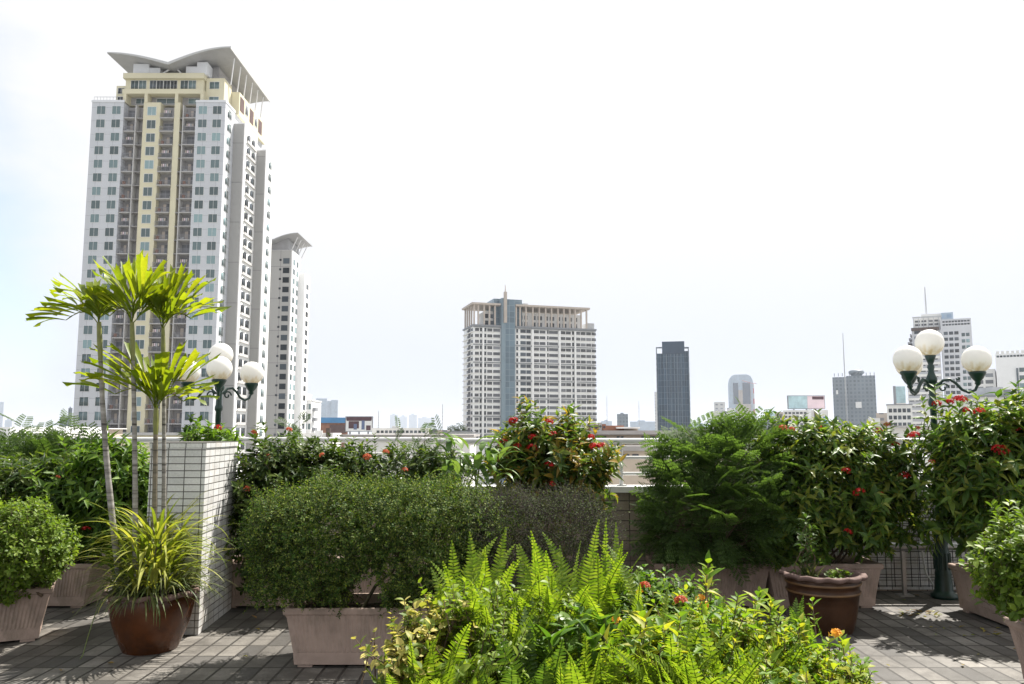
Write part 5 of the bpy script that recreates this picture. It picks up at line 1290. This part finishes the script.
def mast(name, label, px, Y, pt, pb, w=.8, cat='mast', bands=True):
    root = thing(name, label, cat, (xY(px, 430, Y), Y, zY(pb, Y))); x, z0, z1 = xY(px, (pt + pb) / 2, Y), zY(pb, Y), zY(pt, Y); n = 8
    for k in range(2):
        mb = MB()
        for i in range(k, n, 2):
            a, b = z0 + (z1 - z0) * i / n, z0 + (z1 - z0) * (i + 1) / n; wa, wb = w * (1 - .75 * i / n), w * (1 - .75 * (i + 1) / n)
            for sx, sy in ((-1, -1), (1, -1), (1, 1), (-1, 1)): mb.tube([(x + sx * wa / 2, Y + sy * wa / 2, a), (x + sx * wb / 2, Y + sy * wb / 2, b)], w * .1 + .02, 4)
            mb.tube([(x - wa / 2, Y - wa / 2, a), (x + wb / 2, Y - wb / 2, b)], w * .07 + .02, 4); mb.tube([(x + wa / 2, Y - wa / 2, a), (x - wb / 2, Y - wb / 2, b)], w * .07 + .02, 4)
        mb.build('red_section' if k == 0 else 'white_section', M['red_paint' if (k == 0 and bands) else 'tank'], root)
    return root
def crane(label, px, Y, pt, pb, arm):
    r = mast('construction_crane', label, px, Y, pt, pb, 4, 'crane'); x = xY(px, 430, Y); z = zY(pt, Y)
    mb = MB(); mb.tube([(x, Y, z - 1), (x + arm, Y, z + abs(arm) * .25)], .5, 5); mb.tube([(x, Y, z - 1), (x - arm * .35, Y, z - .6)], .6, 5); mb.build('jib', M['red_paint'], r)
    mb = MB(); mb.box(x - arm * .35 - 1.2, x - arm * .35 + 1.2, Y - 1, Y + 1, z - 3, z - .8); mb.build('counterweight', M['tank'], r)
crane('small red crane against the right edge of the pale blue tower', 754, 2080, 383, 425, -26)
slab('office_block', 'small white stepped block just left of the pale blue tower', 700, [('wall', 'far_white', 711.5, 735, 411, 0, 30, None), ('wall', 'far_white', 714, 725, 402, 4, 20, 411), ('wall', 'far_white', 727, 735, 408, 3, 20, 411)])
slab('apartment_block', 'slim pale block peeping out behind the dark glass tower', 900, [('wall', 'far_white', 654.5, 660, 392, 0, 30, None)])
gt = slab('office_tower', 'wide grey tower with a round crown right of the rounded blue one', 700, [('wall', 'far_grey', 832.3, 846, 377, 0, 40, None), ('wall', 'far_grey', 846.1, 875, 376, 1.5, 40, None), ('white_sign', 'white_paint', 855.5, 861.5, 402, -.6, .5, 408), ('white_sign', 'white_paint', 836, 838, 390, -.6, .5, 394)])
mb = MB(); mb.lathe([(4.6, 0), (4.8, 1.2), (6.4, 2.6), (6.4, 4.4), (3.9, 5.6), (.01, 6)], (gt.u(856.5, 374), 7, zY(376.5, 707)), 20); gt.mb_part('round_crown', 'far_grey', mb)
gt.part('roof_rail', 'far_grey', [(gt.u(p, 375), gt.u(p, 375) + .5, 1.6, 2.1, zY(376.2, 701), zY(373, 701)) for p in (834, 838, 842, 849, 866, 870, 874)])
mast('radio_mast', 'thin grey lattice mast rising in front of the wide grey tower', 845, 690, 333, 428, .9, bands=False)
# white stepped tower at right
ws = slab('apartment_tower', 'large white stepped tower with a rooftop mast behind the right lamp', 480, [
    ('wall', 'far_wall', 905.5, 940, 346, 0, 28, None), ('wall', 'far_wall', 911.5, 940, 327, 3, 24, 346.2), ('wall', 'far_wall', 940.1, 971, 320, 1.5, 30, None),
    ('upper_wall', 'off_white', 913, 941, 318, 6, 16, 327), ('glass_top', 'far_blue', 941.1, 953, 313.5, 6, 16, 321), ('upper_wall', 'off_white', 921, 941, 314, 8, 12, 318), ('wing_wall', 'off_white', 971.1, 984, 356, 5, 20, None)],
    wins=[(907, 938, 349, 432, 5, 14, 0, 'win_dark'), (913, 938, 329, 345, 3, 3, 3, 'win_dark'), (914, 940, 319, 326, 4, 2, 6, 'win_band'), (942, 970, 321, 327, 9, 2, 1.5, 'win_dark'), (943, 959, 331, 431, 3, 17, 1.5, 'win_dark'), (961, 970, 333, 431, 2, 16, 1.5, 'win')])
ws.part('balcony', 'off_white', [ws.bx(905, 939.5, 345, -1.4, 1.3, zY(352.5 + i * 5.95, 480), zY(350 + i * 5.95, 480)) for i in range(14)])
ws.part('roof_slope', 'line_grey', [ws.bx(902 + i, 905.4, 345, 1, 15, zY(350 + i * 5, 480) - .3, zY(348 + i * 5, 480)) for i in range(3)] + [ws.bx(906 + i * 1.3, 911.4, 335, 2, 15, zY(346 - i * 4, 480), zY(344.5 - i * 4, 480)) for i in range(4)])
ws.part('terrace_planting', 'brown_dark', [ws.bx(911, 939, 328, 1.5, 1.4, zY(329.5, 480), zY(326.5, 480))])
ws.part('roof_pergola', 'tank', [ws.bx(a, a + .7, 320, 4, .5, zY(327, 484), zY(316, 484)) for a in (913, 918, 923, 928, 933, 938)] + [ws.bx(912, 942, 316, 3.4, .5, zY(317.5, 484), zY(316, 484))])
mast('radio_mast', 'thin mast on the roof of the white stepped tower', 925.5, 490, 287, 314, .7, bands=False)
slab('apartment_block', 'lower white wing with a toothed roof edge right of the stepped tower', 400, [('wall', 'pure_white', 995, 1060, 353, 0, 30, None), ('wall', 'off_white', 972, 994.9, 368, 3, 25, None), ('dark_bay', 'win_dark', 1016, 1018, 368, -.5, .4, 396)]
     + [('roof_tooth', 'off_white', 996 + i * 5, 999 + i * 5, 350.5, 0, 3, 353) for i in range(12)],
     wins=[(996, 1050, 354, 357.5, 16, 1, 0, 'win_dark'), (1018.5, 1050, 366, 397, 5, 4, 0, 'win'), (974, 994, 371, 431, 2, 9, 3, 'win_band')])
slab('flat_roofed_building', 'nearer beige building with dark rooftop plant at the right edge', 150, [('wall', 'off_white', 980, 1075, 397, 0, 20, None), ('roof_ledge', 'line_grey', 976, 1078, 395, -.4, 21, 397), ('plant_room', 'tank', 992, 1003, 387, 3, 6, 395), ('plant_room', 'line_grey', 1005, 1011, 389.5, 3, 6, 395)],
     wins=[(984, 1022, 399, 411, 4, 1, 0, 'win_dark'), (1004, 1060, 413, 425, 5, 1, 0, 'win_dark')])
slab('glass_building', 'small block with a pale blue glass front left of the stepped tower', 430, [('wall', 'line_grey', 892.8, 895.5, 386, 0, 12, None), ('glass_front', 'cyan_panel', 895.6, 905, 386.5, .3, 12, 403), ('wall', 'off_white', 895.6, 906, 403.1, 0, 12, None)])
slab('apartment_block', 'pale low block in front of the small glass building', 330, [('wall', 'off_white', 886.5, 912, 405, 0, 15, None), ('roof_edge', 'line_grey', 886, 912.5, 404, -.3, 15.6, 405)], wins=[(888, 911, 407, 428, 5, 3, 0, 'win_dark')])
slab('apartment_block', 'low pinkish block at the foot of the wide grey tower', 420, [('wall', 'far_tan', 876, 888, 413, 0, 15, None), ('wall', 'off_white', 868, 880, 418, -4, 8, None)])
# blocks around the pale cyan and pink billboard
slab('office_block', 'white striped block under the pale billboard', 420, [('wall', 'off_white', 783, 828, 410, 0, 20, None), ('pilaster', 'pure_white', 808, 811, 409, -.5, .45, None), ('pilaster', 'pinkbrown', 814, 816.5, 409, -.5, .45, None), ('pilaster', 'pure_white', 818, 822, 409, -.5, .45, None), ('blue_panel', 'blue_roof', 823.5, 828, 417, -.5, .45, 428)], wins=[(784, 807, 411, 426, 6, 4, 0, 'win_band')])
slab('office_block', 'low tan block with blue glass at its left, left of the pale billboard', 480, [('wall', 'far_tan', 765, 783, 412, 0, 20, None), ('blue_glass', 'cyan_panel', 766, 775, 411, -.6, .5, 418), ('wall', 'far_grey', 762, 770, 420, -2, 1.4, None)], wins=[(771, 782, 415, 428, 4, 3, 0, 'win_dark')])
def board(label, Y, a, b, pt, pb, cells, legs=True):
    root = thing('billboard', label, 'billboard', (xY((a + b) / 2, (pt + pb) / 2, Y), Y, zY(pb, Y)))
    mb = MB(); mb.box(xY(a, (pt + pb) / 2, Y) - .3, xY(b, (pt + pb) / 2, Y) + .3, Y, Y + 1.2, zY(pb, Y) - .3, zY(pt, Y) + .3); mb.build('frame', M['line_grey'], root)
    for i, (m, x0, x1, t0, t1) in enumerate(cells):
        mb = MB(); mb.box(xY(a + (b - a) * x0, (pt + pb) / 2, Y), xY(a + (b - a) * x1, (pt + pb) / 2, Y), Y - .04 - .015 * i, Y - .005, zY(pb + (pt - pb) * t0, Y), zY(pb + (pt - pb) * t1, Y)); mb.build('panel', M[m], root)
    if legs:
        for x in (.15, .5, .85): mb = MB(); xx = xY(a + (b - a) * x, (pt + pb) / 2, Y); mb.box(xx - .3, xx + .3, Y + .2, Y + .8, GZ, zY(pb, Y) - .31); mb.build('leg', M['line_grey'], root)
    return root
board('wide pale billboard, cyan at left and pink at right', 430, 788.5, 824.5, 396, 408.5, [('cyan_panel', 0, .52, 0, 1), ('pink_panel', .525, 1, 0, 1), ('maroon', .66, .98, .72, .96)])
# billboard at left with a dark picture: plain shapes
br_ = board('dark billboard with white and blue shapes below the pale blue skyline', 330, 346, 372, 417, 431, [('white_paint', .0, 1, 0, .8), ('maroon', .02, .98, .72, 1), ('maroon', .1, .5, .18, .7), ('slate_blue', .3, .42, .1, .5), ('slate_blue', .6, .72, .1, .75), ('maroon', .78, .95, .05, .4)])
slab('warehouse', 'low building with a blue metal roof right of the white stepped block', 380, [('wall', 'terracotta', 317, 348, 423, 0, 30, None), ('roof', 'blue_roof', 315, 349, 417.5, -1, 32, 422.9), ('sign_band', 'pinkbrown', 330, 346, 425, -.4, .35, 433)])
slab('office_block', 'white box fronted low building beside the dark billboard', 200, [('wall', 'off_white', 302, 333, 433, 0, 10, None), ('white_front', 'white_paint', 315, 322.5, 430.5, -.4, .35, 440), ('dark_door', 'brown_dark', 326, 330, 428, -.4, .35, 440)])
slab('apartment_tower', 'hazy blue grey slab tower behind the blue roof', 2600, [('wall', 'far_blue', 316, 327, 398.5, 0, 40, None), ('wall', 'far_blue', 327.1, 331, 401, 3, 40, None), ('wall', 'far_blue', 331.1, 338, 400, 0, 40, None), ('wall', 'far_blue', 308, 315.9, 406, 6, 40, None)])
for (a, b, t, Y, lb) in ((390, 398, 415, 7500, 'palest blue far tower, first of three left of the central block'), (399.5, 407, 416.5, 7800, 'low pale blue far block between two taller ones left of centre'), (409, 417, 415, 7500, 'hazy blue far tower, middle of the distant cluster left of centre'), (418, 432, 418, 8000, 'widest pale blue far block, right end of the distant cluster'), (-6, 4, 402, 4500, 'hazy blue tower cut by the left edge of the picture'), (5, 12, 420, 4800, 'low hazy block just right of the tower at the left edge'), (60, 68, 417, 900, 'small grey far block left of the foot of the tallest tower'), (68.5, 72.5, 408, 400, 'narrow dark grey building side against the tallest tower'), (601, 612, 421, 3000, 'low hazy grey block right of the central block'), (617, 628, 414, 800, 'grey block with rooftop tanks far right of the central block'), (630, 655, 421.5, 2800, 'long low hazy block left of the dark glass tower'), (690, 711, 424, 2600, 'low hazy block between dark glass tower and white stepped block'), (757, 764, 421, 2500, 'tiny hazy block right of the rounded blue tower')):
    slab('far_building', lb, Y, [('wall', 'far_blue' if Y > 1000 else 'far_grey', a, b, t, 0, 40, None), ('roof_block', 'far_blue' if Y > 1000 else 'far_grey', a + (b - a) * .3, a + (b - a) * .6, t - 1.2, 8, 20, t)])  # beyond a kilometre the haze tint sits in the wall colour
mast('radio_mast', 'thin lattice mast above the distant cluster left of centre', 378.5, 700, 411, 432, .9, bands=False)
mast('radio_mast', 'taller thin lattice mast left of the central block', 442.5, 700, 404, 432, .9, bands=False)
mast('radio_mast', 'faint thin mast right of the central block', 607, 700, 396, 425, .5, bands=False)
mast('radio_mast', 'faint thin mast left of the dark glass tower', 639, 700, 401, 425, .5, bands=False)

# ---------------------------------------------------------------- neighbours just beyond the railing
nbd = slab('flat_roofed_building', 'beige neighbour building with a long grey roof just beyond the railing', 45, [('wall', 'beige', 540, 735, 435, 0, 9, None), ('roof', 'grey_roof', 530, 745, 430.5, -.9, 10.5, 434.6), ('lower_roof', 'grey_roof', 560, 700, 446, -2.6, 2.5, 451), ('lower_wall', 'beige', 562, 698, 451.2, -2.3, 2.2, None)],
     wins=[(594, 607, 435.4, 439, 2, 1, 0, 'win_dark'), (616, 624, 435.4, 439, 2, 1, 0, 'win_dark'), (640, 690, 435.4, 439, 6, 1, 0, 'win_dark'), (612, 640, 452.5, 460, 3, 1, -2.3, 'win_dark'), (650, 690, 452.5, 460, 4, 1, -2.3, 'win_dark')])
slab('rooftop_shed', 'terracotta brick shed standing on the beige neighbour roof', 49, [('wall', 'terracotta', 606, 624, 425.5, 0, 3, 431), ('roof', 'off_white', 618, 640, 427, -1, 3, 428.5), ('wall', 'beige', 624.2, 638, 428.6, 0, 2.5, 431)], cat='shed')
for i, (a, b, t) in enumerate(((586, 590, 426), (590.6, 594, 423.5), (594.6, 598, 424.5), (598.6, 602, 422.5), (602.5, 606, 424))):
    xx = xY((a + b) / 2, 430, 47); root = thing('air_conditioner', 'brown air conditioner unit in the cluttered row on the beige neighbour roof', 'air conditioner', (xx, 47, zY(430.4, 47)), group='air conditioners on the beige roof')
    mb = MB(); mb.box(xY(a, 430, 47), xY(b, 430, 47), 47, 47.5, zY(430.4, 47), zY(t, 47)); mb.build('casing', M['grey_roof' if i % 2 else 'terracotta'], root)
    mb = MB(); zz = zY((t + 430.4) / 2, 47); mb.lathe([(.001, 0), (.075, 0)], (0, 0, 0), 12); mb.v = [(xx + v[0], 46.994, zz + v[1]) for v in mb.v]; mb.build('fan', M['strip_dark'], root)
slab('flat_roofed_building', 'white low house with railings beyond the feathery shrub at far left', 90, [('wall', 'pure_white', -40, 10, 427, 0, 12, None), ('wall', 'off_white', 10.1, 52, 433, 2, 12, None), ('wall', 'pure_white', 52.1, 66, 426.5, 6, 10, None), ('roof_rail', 'tank', 10, 52, 431, 2, .1, 431.7)], wins=[(13, 50, 434.5, 440, 6, 1, 2, 'win_dark')])
slab('flat_roofed_building', 'small beige house left of the foot of the tallest tower', 120, [('wall', 'beige', 62, 84, 429, 0, 12, None), ('roof', 'off_white', 61, 85, 428, -.4, 13, 428.95)], wins=[(64, 70, 431, 435, 2, 1, 0, 'win_dark')])
slab('flat_roofed_building', 'low grey roof with a pale ledge beyond the middle of the left railing', 70, [('wall', 'off_white', 345, 470, 437, 0, 12, None), ('roof', 'grey_roof', 340, 474, 434.5, -.5, 13, 436.9)], wins=[(372, 400, 437.6, 441, 8, 1, 0, 'win_dark')])
slab('flat_roofed_building', 'long low whitish block in front of the distant pale cluster', 260, [('wall', 'off_white', 372, 428, 428, 0, 12, None), ('wall', 'far_tan', 428.2, 447, 430, 3, 12, None), ('tank', 'tank', 392, 399, 426, 4, 4, 428)], wins=[(376, 426, 429.5, 434, 12, 1, 0, 'win_dark')])
slab('flat_roofed_building', 'low block with a fenced flat roof at the left foot of the central block', 160, [('wall', 'tank', 444, 472, 432, 0, 10, None), ('roof', 'line_grey', 443, 473, 431, -.3, 11, 431.9)], wins=[(446, 470, 433, 437, 7, 1, 0, 'win_dark')])
slab('flat_roofed_building', 'greyish low block under the wide grey tower and the pale block', 130, [('wall', 'off_white', 835, 905, 427, 0, 12, None), ('roof', 'grey_roof', 833, 907, 425.5, -.4, 13, 426.9)], wins=[(838, 900, 429, 434, 12, 1, 0, 'win_dark')])
slab('flat_roofed_building', 'tan low block between dark glass tower and striped block', 180, [('wall', 'far_tan', 690, 790, 429, 0, 12, None), ('roof', 'line_grey', 688, 792, 428, -.4, 13, 428.9), ('tank', 'tank', 742, 750, 425, 3, 4, 428)], wins=[(694, 786, 430.5, 435, 16, 1, 0, 'win_dark')])
slab('flat_roofed_building', 'white plain block beyond the railing behind the right lamp post', 60, [('wall', 'off_white', 905, 1100, 428, 0, 10, None), ('roof', 'slab', 903, 1102, 426, -.4, 11, 427.9)], wins=[(912, 1000, 431, 440, 9, 1, 0, 'win_dark')])

# distant tree beside the central block
for (a, b, t, lb) in ((447, 458, 426, 'small dark round tree left of the central block'), (456, 466, 424, 'taller dark tree touching the left foot of the central block')):
    Y = 330; root = thing('tree', lb, 'tree', (xY((a + b) / 2, 430, Y), Y, GZ)); nb = NB()
    zc = zY((t + 436) / 2, Y); c = np.array([xY((a + b) / 2, 430, Y), Y, zc]); r = np.array([(b - a) / 2 * Y / FPX, 2.2, zY(t, Y) - zc])
    P, O = sample([(c, r), (c + np.array([r[0] * .5, 0, -r[2] * .4]), r * .7), (c + np.array([-r[0] * .5, .4, -r[2] * .3]), r * .6)], 900, lo=.4, lump=.3)
    scatter(nb, T_small, P, nrm(O + rdir(900)), rdir(900), rng.uniform(.35, .7, 900), rng.uniform(.25, .4, 900)); nb.build('crown', M['crown_far'], root)
    mb = MB(); mb.tube([(c[0], Y, GZ), (c[0] + .3, Y, zc - 3), (c[0], Y, zc)], [.35, .22, .08], 7); mb.build('trunk', M['bark'], root)
#END#
# =================================================================== LIGHT
SUN_AZ, SUN_EL = R(42), R(55)      # azimuth measured from straight ahead (+Y) toward the right (+X)
sd = Vector((math.sin(SUN_AZ) * math.cos(SUN_EL), math.cos(SUN_AZ) * math.cos(SUN_EL), math.sin(SUN_EL)))
ld = bpy.data.lights.new('sun', 'SUN'); ld.energy = 5.0; ld.angle = R(0.53); ld.color = (1.0, 0.95, 0.88)
lo_ = bpy.data.objects.new('sun', ld); C.objects.link(lo_); lo_.rotation_euler = (-sd).to_track_quat('-Z', 'Y').to_euler(); lo_.location = (20, 10, 40)

w = bpy.data.worlds.new('World'); SC.world = w; w.use_nodes = True
nt = w.node_tree; nt.nodes.clear(); L = nt.links.new
out = nt.nodes.new('ShaderNodeOutputWorld'); bg = nt.nodes.new('ShaderNodeBackground')
sky = nd(nt, 'ShaderNodeTexSky', sky_type='NISHITA', sun_disc=False, sun_elevation=SUN_EL, sun_rotation=SUN_AZ, air_density=1.0, dust_density=0.8, ozone_density=1.0)
tc = nd(nt, 'ShaderNodeTexCoord')
sep = nd(nt, 'ShaderNodeSeparateXYZ'); L(tc.outputs['Generated'], sep.inputs[0])
mp = nd(nt, 'ShaderNodeMapping'); mp.inputs['Scale'].default_value = (1.3, 1.3, 3.2); L(tc.outputs['Generated'], mp.inputs['Vector'])
n1 = nd(nt, 'ShaderNodeTexNoise', i_Scale=1.8, i_Detail=7.0, i_Roughness=0.55); L(mp.outputs['Vector'], n1.inputs['Vector'])
# thin bright overcast everywhere but toward the left, where blue shows between clouds
xr_ = nd(nt, 'ShaderNodeMapRange'); xr_.inputs['From Min'].default_value = -0.56; xr_.inputs['From Max'].default_value = -0.1; xr_.inputs['To Min'].default_value = -0.42; xr_.inputs['To Max'].default_value = 0.75
L(sep.outputs['X'], xr_.inputs['Value'])
ad = nd(nt, 'ShaderNodeMath', operation='ADD'); L(n1.outputs['Fac'], ad.inputs[0]); L(xr_.outputs['Result'], ad.inputs[1])
cr = nd(nt, 'ShaderNodeMapRange', interpolation_type='SMOOTHSTEP'); cr.inputs['From Min'].default_value = 0.02; cr.inputs['From Max'].default_value = 0.34; cr.inputs['To Min'].default_value = .42; L(ad.outputs[0], cr.inputs['Value'])
mx = nd(nt, 'ShaderNodeMix', data_type='RGBA'); L(cr.outputs['Result'], mx.inputs['Factor']); L(sky.outputs['Color'], mx.inputs['A'])
hr = nd(nt, 'ShaderNodeMapRange', interpolation_type='SMOOTHSTEP'); hr.inputs['From Min'].default_value = 0.02; hr.inputs['From Max'].default_value = 0.3; L(sep.outputs['Z'], hr.inputs['Value'])
hx = nd(nt, 'ShaderNodeMix', data_type='RGBA'); L(hr.outputs['Result'], hx.inputs['Factor']); hx.inputs['A'].default_value = (3.85, 4.1, 4.6, 1); hx.inputs['B'].default_value = (4.7, 4.72, 4.78, 1); L(hx.outputs['Result'], mx.inputs['B'])
L(mx.outputs['Result'], bg.inputs['Color']); bg.inputs['Strength'].default_value = 0.1
L(bg.outputs[0], out.inputs['Surface'])

hz = MB(); hz.box(-9500, 9500, -350, 9500, -26, 150)
mh, nth, oh = new_mat('haze air'); pv = nd(nth, 'ShaderNodeVolumePrincipled'); pv.inputs['Density'].default_value = HAZE = 0.0001
pv.inputs['Color'].default_value = (0.86, 0.91, 1.0, 1); pv.inputs['Anisotropy'].default_value = 0.2
nth.links.new(pv.outputs[0], oh.inputs['Volume'])
ho = hz.build('haze', mh); ho['kind'] = 'stuff'

vs = SC.view_settings; vs.view_transform = 'Standard'; vs.look = 'None'; vs.exposure = 1.1; vs.gamma = 1.0; vs.use_curve_mapping = False
SC.cycles.max_bounces = 8; SC.cycles.transmission_bounces = 6; SC.cycles.diffuse_bounces = 4
